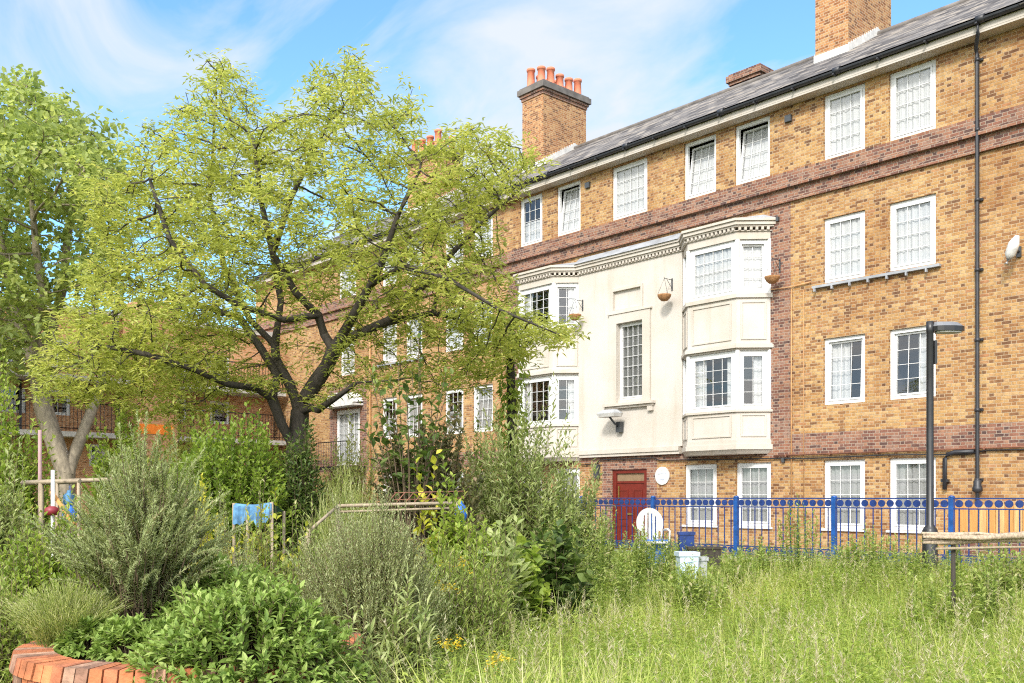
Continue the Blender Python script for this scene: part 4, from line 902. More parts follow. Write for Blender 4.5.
A = crown_points([(cr2, 1.0)], 2600, PDp, 4.0, g, 60); A = A[np.sin(A[:, 0] * 1.9) + np.sin(A[:, 1] * 1.7 + 1) + np.sin(A[:, 2] * 2.2 + A[:, 0]) > -.9]
P_, PR_ = colonise(SP, SPR, A, 3.2, .36, .28, 160, g)
t = thing('plane_tree', tuple(gz2), 'tall pale barked tree with forked trunk in front of the gallery flats', 'tree')
rr_ = tree_mesh(P_, PR_, .010, .24, t, M['plane_bark'], minr=LMIN)
nc = clusters(P_, rr_, .024, g, .97, 7, .20, .15, L['plane'], t, droop=.35, off=.24, tint=(.05, .95), shape='diamond', flat=.7, rep=3)
print('plane tree', len(P_), nc)

# ---- tree just outside the frame on the right, its twig hanging into the corner
g = np.random.RandomState(9); b3 = ground_at(1230, 7.2)
top = b3 + np.array([0, 0, 4.6]); A = dome(b3 + np.array([0, 0, 4.7]), 1.25, 1.25, 1.5, 260, g, .1, .3, -.7)
tw_ = at(1032, -6, 5.9); A = np.vstack([A, [b3 + np.array([0, 0, 4.2]) * 1 + (tw_ - b3 - np.array([0, 0, 4.2])) * f for f in np.linspace(.3, 1, 12)]])
SP, SPR = limbs_to_nodes([(-1, [tuple(b3 - [0, 0, .1]), tuple(b3 + [.05, 0, 1.5]), tuple(b3 + [0, .08, 3.0]), tuple(top)]), (0, [tuple(b3 + [0, .08, 3.0]), tuple(b3 * .65 + at(1060, 20, 6.2) * .35 + [0, 0, 1.6]), tuple(at(1075, -20, 6.2)), tuple(at(1040, -5, 6.0)), tuple(at(1019, 5, 5.9))])], .14)
P_, PR_ = colonise(SP, SPR, A, 1.5, .22, .14, 120, g)
t = thing('corner_tree', tuple(b3), 'young tree whose bright yellow green leaf tip enters the upper right corner', 'tree')
rr_ = tree_mesh(P_, PR_, .005, .07, t, M['bark']); clusters(P_, rr_, .012, g, .8, 7, .12, .045, L['gold'], t)

# ------------------------------------------------------------------ raised brick planter with herbs
pc = at(197, 640, 5.66); PZ = .745; PRAD = .97
pt = thing('brick_planter', (pc[0], pc[1], 0), 'round raised planter of orange bricks set on end, in the near corner', 'planter')
mb = MB(); seg = 72
def ringpts(r_, z): return [(pc[0] + r_ * math.cos(2 * math.pi * k / seg), -(pc[1] + r_ * math.sin(2 * math.pi * k / seg)), z) for k in range(seg)]
def band(mb, ra, za, rb, zb, m=0):
    A_, B_ = ringpts(ra, za), ringpts(rb, zb)
    for k in range(seg): k2 = (k + 1) % seg; mb.face([A_[k], A_[k2], B_[k2], B_[k]], m)
# individual bricks on end around the drum and along the rim
nb = 78
for k in range(nb):
    w0 = 2 * math.pi * (k + .06) / nb; w1 = 2 * math.pi * (k + .94) / nb; j = random.uniform(-.006, .006); mi = random.choice([0, 0, 0, 1, 1, 2, 3])
    for (r0, r1, z0, z1) in ((PRAD - .10, PRAD + j, .47 + j, .655 + j), (PRAD - .10, PRAD + j, .235, .462), (PRAD - .1, PRAD + j, 0, .228)):
        mb.prism([(pc[0] + r_ * math.cos(w), -(pc[1] + r_ * math.sin(w))) for r_, w in ((r0, w0), (r1, w0), (r1, w1), (r0, w1))], z0, z1, random.choice([0, 0, 1, 1, 2, 3]))
    ro = PRAD + .02 + j; ri = PRAD - .2
    mb.prism([(pc[0] + r_ * math.cos(w), -(pc[1] + r_ * math.sin(w))) for r_, w in ((ri, w0), (ro, w0), (ro, w1), (ri, w1))], .66 + j * .5, PZ + j * .5, mi, taper=[(pc[0] + r_ * math.cos(w), -(pc[1] + r_ * math.sin(w))) for r_, w in ((ri, w0), (ro - .02, w0), (ro - .02, w1), (ri, w1))])
M['pb'] = [plain('orange_brick_a', (.42, .14, .055), .9, var=.5, scale=7, bump=.9), plain('orange_brick_b', (.36, .12, .055), .9, var=.5, scale=9, bump=.9), plain('buff_brick', (.36, .21, .14), .9, var=.45, scale=8, bump=.9), plain('brown_brick', (.22, .115, .075), .9, var=.5, scale=8, bump=.9)]
mb.build('brick_drum', M['pb'], pt)
mb = MB(); band(mb, PRAD - .025, 0, PRAD - .025, .70); band(mb, PRAD - .21, .72, PRAD - .025, .715); mb.build('mortar_core', plain('dark_mortar', (.13, .10, .075), .95, var=.3, scale=20), pt)
mb = MB(); mb.face(ringpts(PRAD - .19, .69)); mb.build('soil', M['soilm'], pt)

def cone_tips(c, n, g, h, spread, hv=.25, lean=(0, 0), p=.7):
    az = g.uniform(0, 6.283, n); r_ = spread * g.uniform(0, 1, n) ** p; hh = h * (1 - hv * (r_ / spread) ** 1.6) * g.uniform(.72, 1.03, n)
    return np.stack([c[0] + r_ * np.cos(az) + lean[0] * hh, c[1] + r_ * np.sin(az) + lean[1] * hh, c[2] + hh], 1)
# tall rosemary in the planter
g = np.random.RandomState(31); rb = at(142, 600, 5.85); rb[2] = .70
t = thing('rosemary', tuple(rb), 'tall grey green rosemary bush rising from the brick planter', 'shrub')
hR = at(142, 442, 5.85)[2] - .7
T = cone_tips(rb, 320, g, hR, .57, .50, (0, 0), .75); B = rb + g.normal(0, .055, (320, 3)) * [1, 1, .2]
k = 460; f = g.uniform(.25, .8, (k, 1)); src = g.randint(0, 320, k); B2 = B[src] + (T[src] - B[src]) * f; T2 = B2 + (T[src] - B[src]) * g.uniform(.25, .45, (k, 1)) + g.normal(0, .06, (k, 3)); T2[:, 2] += .05
twigplant(t, np.vstack([B, B2]), np.vstack([T, T2]), L['rose'], per=90, f0=.25, Ln=.036, Wd=.011, ang=62, arch=.25, r0=.0035, r1=.001, tipbias=.8, shape='needle', tint=(.1, .85), jit=.2, seed=31)
# rounded rosemary right of the planter
bush('rosemary', 'low rounded grey green rosemary bush right of the brick planter', 'shrub', 370, 6.3, 152, 510, L['rose'], n=1300, per=50, Ln=.036, Wd=.012, seed=33, deep=.9, f0=.58, ang=62, shape='needle', r0=.003, r1=.001, inner=.75, jit=.2, low=-.6, sink=.88)
# grey rosemary patch behind the tall one
bush('rosemary', 'small grey rosemary clump between the tall rosemary and the golden shrub', 'shrub', 232, 7.4, 90, 528, L['rose'], n=380, per=60, Ln=.038, Wd=.012, seed=34, deep=.8, f0=.4, ang=62, shape='needle', r0=.003, r1=.001, lump=.15, inner=.6, low=-.1)
# sage mounds
def sage(label, px, dep, wpx, top, bz, n, seed, deep=.7):
    b0 = at(px, 600, dep); b0[2] = bz
    bush('sage', label, 'herb', px, dep, wpx, top, L['sage'], n=n, per=17, Ln=.078, Wd=.034, seed=seed, base=b0, deep=deep, f0=.62, ang=62, up=.55, r0=.004, lump=.14, inner=.78, spread=.6, jit=.22, group='sage in the brick planter', whorl=1.571)
sage('broad bright green sage mound spilling over the front rim of the planter', 244, 5.0, 262, 594, .42, 620, 41)
sage('smaller sage mound at the foot of the tall rosemary', 232, 5.9, 180, 572, .6, 330, 42)
sage('small sage tuft between the lavender and the tall rosemary', 96, 5.45, 80, 622, .69, 110, 44)
sage('low sage sprig growing by the exposed brick rim', 135, 5.25, 90, 622, .7, 90, 43)
# lavender on the left of the planter
g = np.random.RandomState(45); lb = at(66, 640, 5.55); lb[2] = .72
t = thing('lavender', tuple(lb), 'feathery pale green lavender clump at the left edge of the planter', 'herb')
T = cone_tips(lb, 360, g, .40, .40, .35, (0, 0), .6); B = lb + (T - lb) * [.4, .4, 0]
twigplant(t, B, T, L['lav'], per=26, f0=.2, Ln=.045, Wd=.006, ang=26, shape='needle', r0=.002, r1=.0014, stemmat=L['lav'], seed=45, jit=.15)

# ------------------------------------------------------------------ garden shrubs and perennials
bush('garden_shrub', 'broad dark green shrub filling the space left of the ivy covered trunk', 'shrub', 232, 11.5, 150, 430, L['mid'], tint=(0, .6), n=1000, per=30, Ln=.10, Wd=.062, seed=51, deep=.7, shape='diamond', inner=.8, low=-.6, sink=1.25, f0=.45)
bush('ivy', 'dark ivy mound wrapped round the foot of the garden tree', 'ivy', 300, 11.6, 64, 438, L['dark'], n=420, per=34, Ln=.11, Wd=.045, seed=52, deep=.9, shape='diamond', lump=.1, inner=.7, ang=80, up=.1, f0=.3)
bush('golden_shrub', 'golden yellow shrub in front of the blue tarpaulin', 'shrub', 268, 8.8, 100, 494, L['yellow'], n=60, per=15, Ln=.095, Wd=.055, seed=53, deep=.7, tint=(0, .75), f0=.35, inner=.5)
bush('golden_shrub', 'golden leaved shrub just right of the tall rosemary top', 'shrub', 206, 9.2, 70, 484, L['yellow'], n=90, per=18, tint=(.1, 1), Ln=.08, Wd=.045, seed=54, deep=.7, f0=.5)
bush('garden_shrub', 'light green leafy shrub around the timber frame at the left edge', 'shrub', 14, 12.5, 110, 412, L['mid'], n=320, per=26, Ln=.11, Wd=.065, seed=55, deep=.7, shape='diamond')
bush('garden_shrub', 'grey leaved rambling shrub low at the left edge', 'shrub', 0, 10.5, 90, 478, L['grey'], n=260, per=26, Ln=.11, Wd=.04, seed=56, deep=.7, shape='diamond')
bush('herb_bed', 'fresh green herb bed left of the tall rosemary', 'herb', 42, 7.8, 150, 528, L['mid'], n=480, per=22, Ln=.075, Wd=.036, seed=57, deep=.7, lump=.15, spread=.8)
bush('herb_bed', 'pale green weedy clump below the herb bed at the left edge', 'herb', -10, 6.3, 90, 585, L['weed'], n=260, per=20, Ln=.085, Wd=.026, seed=58, deep=.7, spread=.8)
bush('bronze_shrub', 'dark bronze leaved shrub behind the wooden frame', 'shrub', 428, 12.0, 150, 442, L['purple'], n=900, per=36, Ln=.10, Wd=.065, seed=59, deep=.6, shape='diamond', inner=.5, f0=.4)
bush('butterfly_bush', 'tall grey green bush with narrow leaves between bronze shrub and railing', 'shrub', 520, 13.0, 150, 418, L['grey'], n=330, per=36, Ln=.14, Wd=.042, seed=60, deep=.6, inner=.5, f0=.25, lump=.3, shape='diamond')
bush('butterfly_bush', 'second narrow leaved bush close to the left end of the railing', 'shrub', 572, 13.6, 90, 474, L['grey'], n=230, per=32, Ln=.125, Wd=.038, seed=61, deep=.6, inner=.45, lump=.3, shape='diamond')
bush('green_shrub', 'mid green shrub around the right post of the wooden bed support', 'shrub', 462, 8.9, 110, 515, L['mid'], n=340, per=26, Ln=.095, Wd=.05, seed=62, deep=.6, lump=.25)
bush('squash_plant', 'squash plant with large grey green leaves in the middle of the garden', 'vegetable plant', 512, 9.0, 92, 534, L['mid'], n=90, per=9, Ln=.17, Wd=.14, seed=63, deep=.7, f0=.5, up=.9, r0=.01, ang=75)
bush('squash_plant', 'squash plant with broad pale leaves left of the white boxes', 'vegetable plant', 558, 9.6, 84, 530, L['dark'], n=80, per=10, Ln=.16, Wd=.12, seed=64, deep=.7, f0=.5, up=.9, ang=75)
bush('artichoke', 'silvery arching artichoke leaves over the squash', 'vegetable plant', 503, 8.6, 74, 512, L['grey'], n=40, per=9, Ln=.19, Wd=.075, seed=65, deep=.7, f0=.4, up=.8, ang=60)
bush('mullein', 'tall weed with long grey leaves at the foot of the rounded rosemary', 'weed', 405, 5.9, 84, 596, L['grey'], n=150, per=22, Ln=.13, Wd=.026, seed=66, deep=.8, f0=.25, ang=65, inner=.5, spread=.9)
bush('goldenrod', 'dense leafy green weed clump between rosemary and meadow', 'weed', 462, 7.2, 130, 556, L['weed'], n=460, per=28, Ln=.075, Wd=.018, seed=67, deep=.8, f0=.25, ang=55, inner=.6, spread=.95)
bush('bramble', 'straggling bramble with pale leaves below the log rail', 'bramble', 1000, 10.2, 90, 552, L['weed'], n=100, per=16, Ln=.07, Wd=.04, seed=68, deep=.7, spread=.9)
bush('garden_shrub', 'fresh green shrub between the far rosemary top and the pale forked trunk', 'shrub', 128, 13.5, 120, 432, L['mid'], n=420, per=30, Ln=.11, Wd=.065, seed=151, deep=.6, shape='diamond', f0=.35)
bush('garden_shrub', 'feathery light green shrub right of the ivy below the french window', 'shrub', 345, 14.2, 90, 440, L['lav'], n=300, per=30, Ln=.11, Wd=.04, seed=152, deep=.6, shape='diamond', f0=.3)
bush('garden_shrub', 'leafy shrub under the lower left edge of the garden tree', 'shrub', 190, 15.5, 110, 410, L['gold'], n=260, per=26, Ln=.12, Wd=.06, seed=153, deep=.6, shape='diamond', f0=.4)
bush('garden_shrub', 'pale loose shrub standing between the bronze shrub and the ivy clad trunk', 'shrub', 480, 14.4, 70, 446, L['weed'], n=220, per=26, Ln=.11, Wd=.05, seed=154, deep=.6, shape='diamond', f0=.35)
bush('mullein', 'grey leaved weed hiding the right rim of the brick planter', 'weed', 366, 5.3, 60, 628, L['grey'], n=80, per=20, Ln=.12, Wd=.026, seed=155, deep=.7, f0=.2, ang=65, spread=.9)
bush('herb_clump', 'loose green herb clump in front of the slanting brace of the wooden bed support', 'herb', 302, 7.7, 70, 534, L['weed'], n=200, per=22, Ln=.075, Wd=.022, seed=161, deep=.7, f0=.25)
bush('herb_clump', 'mixed green herb clump in front of the stakes of the blue tarpaulin', 'herb', 262, 8.1, 80, 524, L['weed'], n=220, per=22, Ln=.07, Wd=.024, seed=162, deep=.7, f0=.25)
bush('herb_clump', 'pale leafy clump left of the squash and behind the rounded rosemary', 'herb', 470, 8.0, 90, 540, L['mid'], n=240, per=20, Ln=.075, Wd=.03, seed=163, deep=.7, f0=.3)
# ornamental grass below the tree
g = np.random.RandomState(70); ob = ground_at(345, 10.5)
t = thing('ornamental_grass', tuple(ob), 'tuft of long pale arching grass below the garden tree', 'grass tuft')
T = cone_tips(ob, 420, g, at(345, 472, 10.5)[2] - ob[2], .62, .5); B = ob + g.normal(0, .06, (420, 3)) * [1, 1, 0]
twigplant(t, B, T, L['lav'], per=6, f0=.3, Ln=.3, Wd=.011, ang=18, arch=-.25, shape='needle', r0=.004, r1=.002, stemmat=L['lav'], seed=70)
# fig sapling
g = np.random.RandomState(71); fb = ground_at(412, 11.5); t = thing('fig_sapling', tuple(fb), 'thin stemmed sapling with sparse lobed leaves in front of the far windows', 'sapling')
tips = np.array([at(x, y, 11.5 + o) for x, y, o in ((398, 365, 0), (420, 352, .3), (408, 392, -.4), (385, 398, .2), (432, 400, .5), (446, 372, -.2), (375, 425, .3), (428, 440, -.5), (400, 440, .1), (455, 410, .2), (412, 372, .5), (390, 380, -.3))])
tips = np.vstack([tips, tips[:8] + g.normal(0, .25, (8, 3))])
B = np.tile(fb, (len(tips), 1)) + (tips - fb) * g.uniform(0, .5, (len(tips), 1)) * [.6, .6, 1]
twigplant(t, B, tips, L['dark'], per=16, f0=.4, Ln=.17, Wd=.10, ang=70, up=.9, arch=.1, r0=.012, r1=.004, seed=71)
bush('lime_sapling', 'lime green sapling with broad bright leaves beside the fig', 'sapling', 427, 10.9, 36, 440, L['yellow'], n=12, per=7, Ln=.16, Wd=.10, seed=72, f0=.6, up=.95)
# ivy clad slim tree before the left bay
g = np.random.RandomState(73); ib = ground_at(511, 14.6)
t = thing('ivy_clad_tree', tuple(ib), 'slim ivy clad trunk standing before the left bay window', 'tree')
mb = MB(); mb.tube([(ib[0], -ib[1], -.1), tuple(at(512, 420, 14.6) * [1, -1, 1]), tuple(at(510, 350, 14.6) * [1, -1, 1]), tuple(at(513, 310, 14.6) * [1, -1, 1])], [.09, .075, .06, .03], 8); mb.build('trunk', M['bark'], t)
n = 1500; zz_ = g.uniform(ib[2] + .2, at(512, 312, 14.6)[2], n); az = g.uniform(0, 6.28, n); rad = (.12 + .1 * np.sin(zz_ * 4) ** 2) * g.uniform(.7, 1.2, n)
cx = np.array([at(511, 400, 14.6)[0], at(511, 400, 14.6)[1]])
Pp = np.stack([cx[0] + rad * np.cos(az), cx[1] + rad * np.sin(az), zz_], 1); out = np.stack([np.cos(az), np.sin(az), 0 * az], 1)
leaves_mesh('crown', Pp, out * .5 + np.array([0, 0, -.6]) + g.normal(0, .3, (n, 3)), out + g.normal(0, .2, (n, 3)), g.uniform(.06, .12, n), g.uniform(.04, .08, n), g.uniform(.2, 1, n), L['mid'], t, 'diamond')

# tall weeds along the railing
g = np.random.RandomState(80)
spots = [(664, 13.8, 532, 'thin weed stems half covering the right leg of the white chair'), (690, 10.6, 558, 'loose weed stems before the two tubs'),(676, 11.0, 560, 'weed tuft just left of the blue printed tub'), (706, 11.0, 563, 'weed tuft just right of the grey white tub'), (645, 13.6, 530, 'leafy weed before the legs of the white chair'),(985, 9.0, 556, 'leafy weed clump in front of the right end of the log rail'), (930, 9.2, 566, 'weed clump at the left post of the log rail'), (1020, 10.5, 548, 'weed tuft by the railing at the right edge'), (850, 13.4, 540, 'low weed clump at the foot of the railing between two posts'), (690, 11.6, 562, 'weed tuft in front of the blue printed tub'), (530, 9.6, 560, 'pale leafy weed right of the squash'), (620, 11.0, 545, 'pale weed stand left of the white boxes'),(608, 14.0, 498, 'tall nettle stems at the left end of the railing'), (640, 13.2, 520, 'nettle clump in front of the white chair'), (760, 13.6, 540, 'short weed clump at the foot of the railing right of the boxes'), (800, 13.4, 496, 'tall thin nettle reaching the rings of the railing before the first right window'), (872, 13.2, 520, 'weed clump by the railing under the paired right windows'), (955, 9.6, 520, 'fresh green weed spike in front of the log rail'), (905, 12.2, 540, 'bushy weed left of the street lamp base'), (735, 12.4, 548, 'pale weed beside the blue and white boxes'), (590, 12.2, 505, 'leafy weed stand below the second narrow leaved bush'), (556, 11.6, 492, 'tall leafy weed behind the squash')]
for i, (px, dp, tp, lab) in enumerate(spots):
    b0 = ground_at(px, dp); h = at(px, tp, dp)[2] - b0[2]; t = thing('nettle', tuple(b0), lab, 'weed', 'tall weeds along the railing'); n = 26 if i != 17 else 7
    T = cone_tips(b0, n, g, h, .34 if i != 17 else .1, .3); B = b0 + (T - b0) * [.7, .7, 0]
    twigplant(t, B, T, L['weed'], per=22, f0=.2, Ln=.085, Wd=.03, ang=68, up=.8, arch=.05, r0=.005, r1=.002, stemmat=L['weed'], seed=80 + i, whorl=1.571)
# yellow flower heads
for i, (px, py, dp, lab) in enumerate(((446, 590, 6.6, 'yellow flower heads rising from the leafy weed clump'), (450, 645, 5.6, 'yellow flowers low in front of the grey weed'), (462, 566, 7.4, 'small yellow flower head near the artichoke'), (497, 662, 5.3, 'faded yellow flowers low in the meadow grass'))):
    c = at(px, py, dp); b0 = np.array([c[0], c[1], float(gh(c[0], c[1]))]); t = thing('ragwort', tuple(b0), lab, 'flower', 'yellow flowers in the weeds'); n = 9
    T = c + g.normal(0, .045, (n, 3)) * [1, 1, .5]; B = b0 + g.normal(0, .02, (n, 3)) * [1, 1, 0]
    twigplant(t, B, T, L['weed'], per=14, f0=.2, Ln=.06, Wd=.012, seed=100 + i, r0=.003, stemmat=L['weed'])
    m_ = 90; Pf = T[g.randint(0, n, m_)] + g.normal(0, .014, (m_, 3)); az = g.uniform(0, 6.28, m_)
    leaves_mesh('flower', Pf, np.stack([np.cos(az), np.sin(az), g.uniform(-.2, .5, m_)], 1), np.tile([0, 0, 1.], (m_, 1)) + g.normal(0, .3, (m_, 3)), .022, .014, g.uniform(0, 1, m_), L['petal'], t, 'diamond')

# ------------------------------------------------------------------ meadow grass and weeds (one mass each)
def scatter(n, g, p0, p1, d0, d1, pw=1.6):
    dp = d0 + (d1 - d0) * g.uniform(0, 1, n) ** pw; px = g.uniform(p0, p1, n); u = (px - 512) / FPX
    P = (VW[None] + u[:, None] * RT[None]) * dep_(dp); ok = (P[:, 1] < 14.05) & (np.hypot(P[:, 0] - pc[0], P[:, 1] - pc[1]) > PRAD + .05); return P[ok], px[ok], dp[ok]
def dep_(d): return d[:, None]
def patchn(P, s, seed): 
    g2 = np.random.RandomState(seed); v = np.zeros(len(P))
    for k in range(5): a, b_, c = g2.normal(0, s, 2).tolist() + [g2.uniform(0, 6.28)]; v += np.sin(P[:, 0] * a + P[:, 1] * b_ + c)
    return v / 5
def grass(name, n, g, p0, p1, d0, d1, h0, h1, wd, tb, hfun=None):
    P, px, dp = scatter(n, g, p0, p1, d0, d1); m = len(P); z = gh(P[:, 0], P[:, 1]); pn = patchn(P, 1.6, 3)
    h = g.uniform(h0, h1, m) * (1 + .5 * pn) * np.clip(1.45 - .078 * dp, .34, 1); h *= g.choice([.75, 1, 1, 1.3], m)
    az = g.uniform(0, 6.28, m); ln = np.abs(g.normal(0, .62, m)) + .12; dr = np.stack([np.cos(az), np.sin(az), 0 * az], 1); sd = np.stack([-np.sin(az + g.normal(0, .8, m)), np.cos(az), 0 * az], 1)
    b0 = np.stack([P[:, 0], P[:, 1], z - .02], 1); ts = (0, .4, .75, 1.0); ws = (1, .9, .6, .05); rows = []
    for t_, w_ in zip(ts, ws):
        c = b0 + np.array([0, 0, 1]) * (h * (t_ - .28 * ln * t_ ** 2.5))[:, None] + dr * (h * ln * t_ ** 1.9)[:, None]
        w2 = (wd * w_ * g.uniform(.7, 1.3, m))[:, None] / 2; rows += [c - sd * w2, c + sd * w2]
    V = np.stack(rows, 1).reshape(-1, 3); fc = np.array([[0, 1, 3, 2], [2, 3, 5, 4], [4, 5, 7, 6]]); F = (fc[None] + (np.arange(m) * 8)[:, None, None]).reshape(-1, 4)
    tn = np.clip(tb + .34 * pn + g.normal(0, .2, m), 0, 1); tn = np.where(g.uniform(0, 1, m) < .07, 1., tn)
    o = npmesh(name, V, F, L['grass'], None, np.repeat(tn, 3)); tag(o, kind='stuff'); return o
g = np.random.RandomState(90)
tag(grass('meadow_grass', 125000, g, 395, 1250, 3.8, 19, .36, .74, .008, .55), 'tall yellow green meadow grass across the near right of the garden', 'grass')
tag(grass('garden_grass', 36000, g, -220, 400, 4.2, 22, .2, .42, .008, .35), 'rough green grass between the shrubs on the left', 'grass')
def weeds(name, n, g, p0, p1, d0, d1, h0, h1, lm, label, Ln=.062, Wd=.02, per=14, f0=.25, rise=.45, shape='diamond', clump=None, lean=.09, stems=None, seed=4):
    P, px, dp = scatter(n, g, p0, p1, d0, d1)
    if clump is not None: ok = patchn(P, 2.2, seed) > clump; P, dp = P[ok], dp[ok]
    m = len(P); z = gh(P[:, 0], P[:, 1]); h = g.uniform(h0, h1, m) * np.clip(1.35 - .06 * dp, .45, 1); B = np.stack([P[:, 0], P[:, 1], z], 1)
    T = B + np.stack([g.normal(0, lean, m), g.normal(0, lean, m), h], 1)
    mid = (B + T) / 2 + g.normal(0, .03, (m, 3)); t_ = np.clip(np.linspace(f0, 1, per)[None] + g.uniform(-.04, .04, (m, per)), 0, 1)[..., None]
    Q = bez(B[:, None], mid[:, None], T[:, None], t_); az = np.arange(per)[None] * 2.4 + g.uniform(0, 6.28, (m, 1)); D = np.stack([np.cos(az), np.sin(az), rise + 0 * az], -1) + g.normal(0, .2, (m, per, 3)); D[..., 2] -= .3 * (1 - t_[..., 0])
    N_ = np.array([0, 0, 1.]) + g.normal(0, .35, D.shape); sz = (g.uniform(.6, 1.2, (m, per)) * (1.1 - .5 * t_[..., 0] * (f0 < .6))).ravel()
    tn = np.clip(g.uniform(.15, .85, (m, per)) + g.normal(0, .15, (m, 1)), 0, 1).ravel()
    o = leaves_mesh(name, Q.reshape(-1, 3), D.reshape(-1, 3), N_.reshape(-1, 3), Ln * sz, Wd * sz, tn, lm, None, shape); tag(o, label, 'weeds', None, 'stuff')
    if stems is not None:
        V, F = stems_geo(B, mid, T, .0022, .001, 4); st = npmesh('stem', V, F, stems, o, smooth=True); st['kind'] = 'stuff'
weeds('meadow_weeds', 5200, g, 400, 1250, 4.2, 18, .34, .66, L['weed'], 'small leaved weeds mixed through the meadow grass', Ln=.05, Wd=.016)
weeds('broad_weeds', 13000, g, 420, 1250, 4.4, 18.5, .36, .72, L['mid'], 'clumps of broad leaved weeds in the meadow', Ln=.075, Wd=.03, per=14, clump=-.08, seed=8)
weeds('fence_weeds', 900, g, 560, 1250, 11.5, 19, .7, 1.25, L['weed'], 'tall weed stems along the foot of the railing', Ln=.07, Wd=.022, per=24, clump=-.2, seed=18, stems=L['weed'])
weeds('feathery_weeds', 3600, g, 400, 1250, 4.2, 17, .4, .72, L['weed'], 'feathery pale stems in the meadow', Ln=.04, Wd=.005, per=34, rise=.7, shape='needle', clump=-.1, seed=15, stems=L['lav'])
weeds('seed_heads', 800, g, 420, 1250, 4.4, 15, .55, .92, L['seed'], 'pale grass seed heads over the meadow', Ln=.035, Wd=.006, per=26, f0=.72, rise=1.0, shape='needle', lean=.16, stems=L['seed'])
weeds('garden_weeds', 4200, g, -200, 620, 5.0, 16, .25, .6, L['mid'], 'leafy green weeds filling the gaps between shrubs')

# ------------------------------------------------------------------ garden objects
# white plastic chair
c0 = ground_at(653, 15.8); cz = c0[2] + .03
ch = thing('garden_chair', (c0[0], c0[1], cz), 'white plastic garden chair with round back in front of the railing', 'chair'); fr = (c0[0], c0[1], YAW * 1.0 + R(8)); sh = .46
mb = MB(*fr); mb.prism([(-.22, -.2), (.22, -.2), (.25, .1), (.22, .25), (-.22, .25), (-.25, .1)], cz + .42, cz + .455); mb.build('seat', M['plastic'], ch); ch.scale = (.86, .86, .95)
mb = MB(*fr); n = 14
arc = [(math.cos(w) * .27, math.sin(w)) for w in np.linspace(R(-35), R(215), 19)]
cz2 = cz + .76
for i in range(18):
    for ro, ri in ((1.0, .80),):
        (xa, sa), (xb, sb) = arc[i], arc[i + 1]
        pts = [(xa, -.2 - .06 * (sa + .5) * .5, cz2 + sa * .27), (xb, -.2 - .06 * (sb + .5) * .5, cz2 + sb * .27), (xb * .62, -.21 - .06 * (sb + .5) * .5, cz2 + sb * .27 * .66), (xa * .62, -.21 - .06 * (sa + .5) * .5, cz2 + sa * .27 * .66)]
        mb.face(pts); mb.face([(p[0], p[1] - .018, p[2]) for p in reversed(pts)])
for x in (-.15, -.075, 0, .075, .15): mb.box(x - .024, x + .024, -.232, -.212, cz + .452, cz2 + .2 - abs(x) * .4)
for x in (-.24, .24): mb.tube([(x * .85, -.2, cz + .44), (x, -.2, cz + .63)], .018, 6)
mb.build('backrest', M['plastic'], ch)
for sx in (-1, 1):
    for sy in (-.2, .2):
        mb = MB(*fr); mb.tube([(sx * .2, sy, cz + .42), (sx * .245, sy * 1.25, cz)], [.022, .016], 6); mb.build('leg', M['plastic'], ch)
    mb = MB(*fr); mb.tube([(sx * .27, -.2, cz + .64), (sx * .29, .02, cz + .66), (sx * .27, .22, cz + .63), (sx * .25, .23, cz + .44)], .02, 6); mb.build('armrest', M['plastic'], ch)
# blue crate under/behind the chair, tubs
def tub(name, px, dp, w, dpt, h, mat, lab, cat='box', zo=0., lidm=None, ang=0., top=None):
    b0 = ground_at(px, dp); z = b0[2] + zo; h = h if top is None else at(px, top, dp)[2] - z; t = thing(name, (b0[0], b0[1], z), lab, cat); fr = (b0[0], b0[1], YAW + ang)
    mb = MB(*fr); a, d_ = w / 2, dpt / 2; k = .9
    mb.prism([(-a * k, -d_ * k), (a * k, -d_ * k), (a * k, d_ * k), (-a * k, d_ * k)], z, z + h, taper=[(-a, -d_), (a, -d_), (a, d_), (-a, d_)]); mb.build('body', mat, t)
    mb = MB(*fr); mb.box(-a - .015, a + .015, -d_ - .015, d_ + .015, z + h * .93, z + h + .004); mb.build('rim', lidm or mat, t); return t, fr, z + h - .30, b0
t, fr, z, b0 = tub('storage_tub', 687, 12.0, .24, .2, .30, M['iceb'], 'pale blue printed plastic tub standing in the grass by the railing', top=552, ang=R(6))
mb = MB(*fr); mb.face([(-.11, .0985, z + .235), (.02, .0985, z + .235), (.02, .0995, z + .262), (-.11, .0995, z + .262)]); mb.face([(-.08, .095, z + .07), (.10, .095, z + .07), (.10, .0985, z + .19), (-.05, .0985, z + .17)]); mb.build('printed_patch', M['skyp'], t)
tub('storage_tub', 701, 12.1, .13, .14, .24, M['grey'], 'smaller grey white tub right of the blue printed tub', top=557)
tub('crate', 656, 15.9, .42, .3, .4, M['bluep'], 'blue plastic crate beneath the white chair', top=540)
tub('crate', 686, 15.6, .24, .2, .2, M['blue'], 'small dark blue box stacked by the railing behind the tubs', top=532)
tub('planter_pot', 704, 14.6, .5, .2, .12, M['bark'], 'long brown plant trough by the foot of the railing', 'plant trough', top=547)
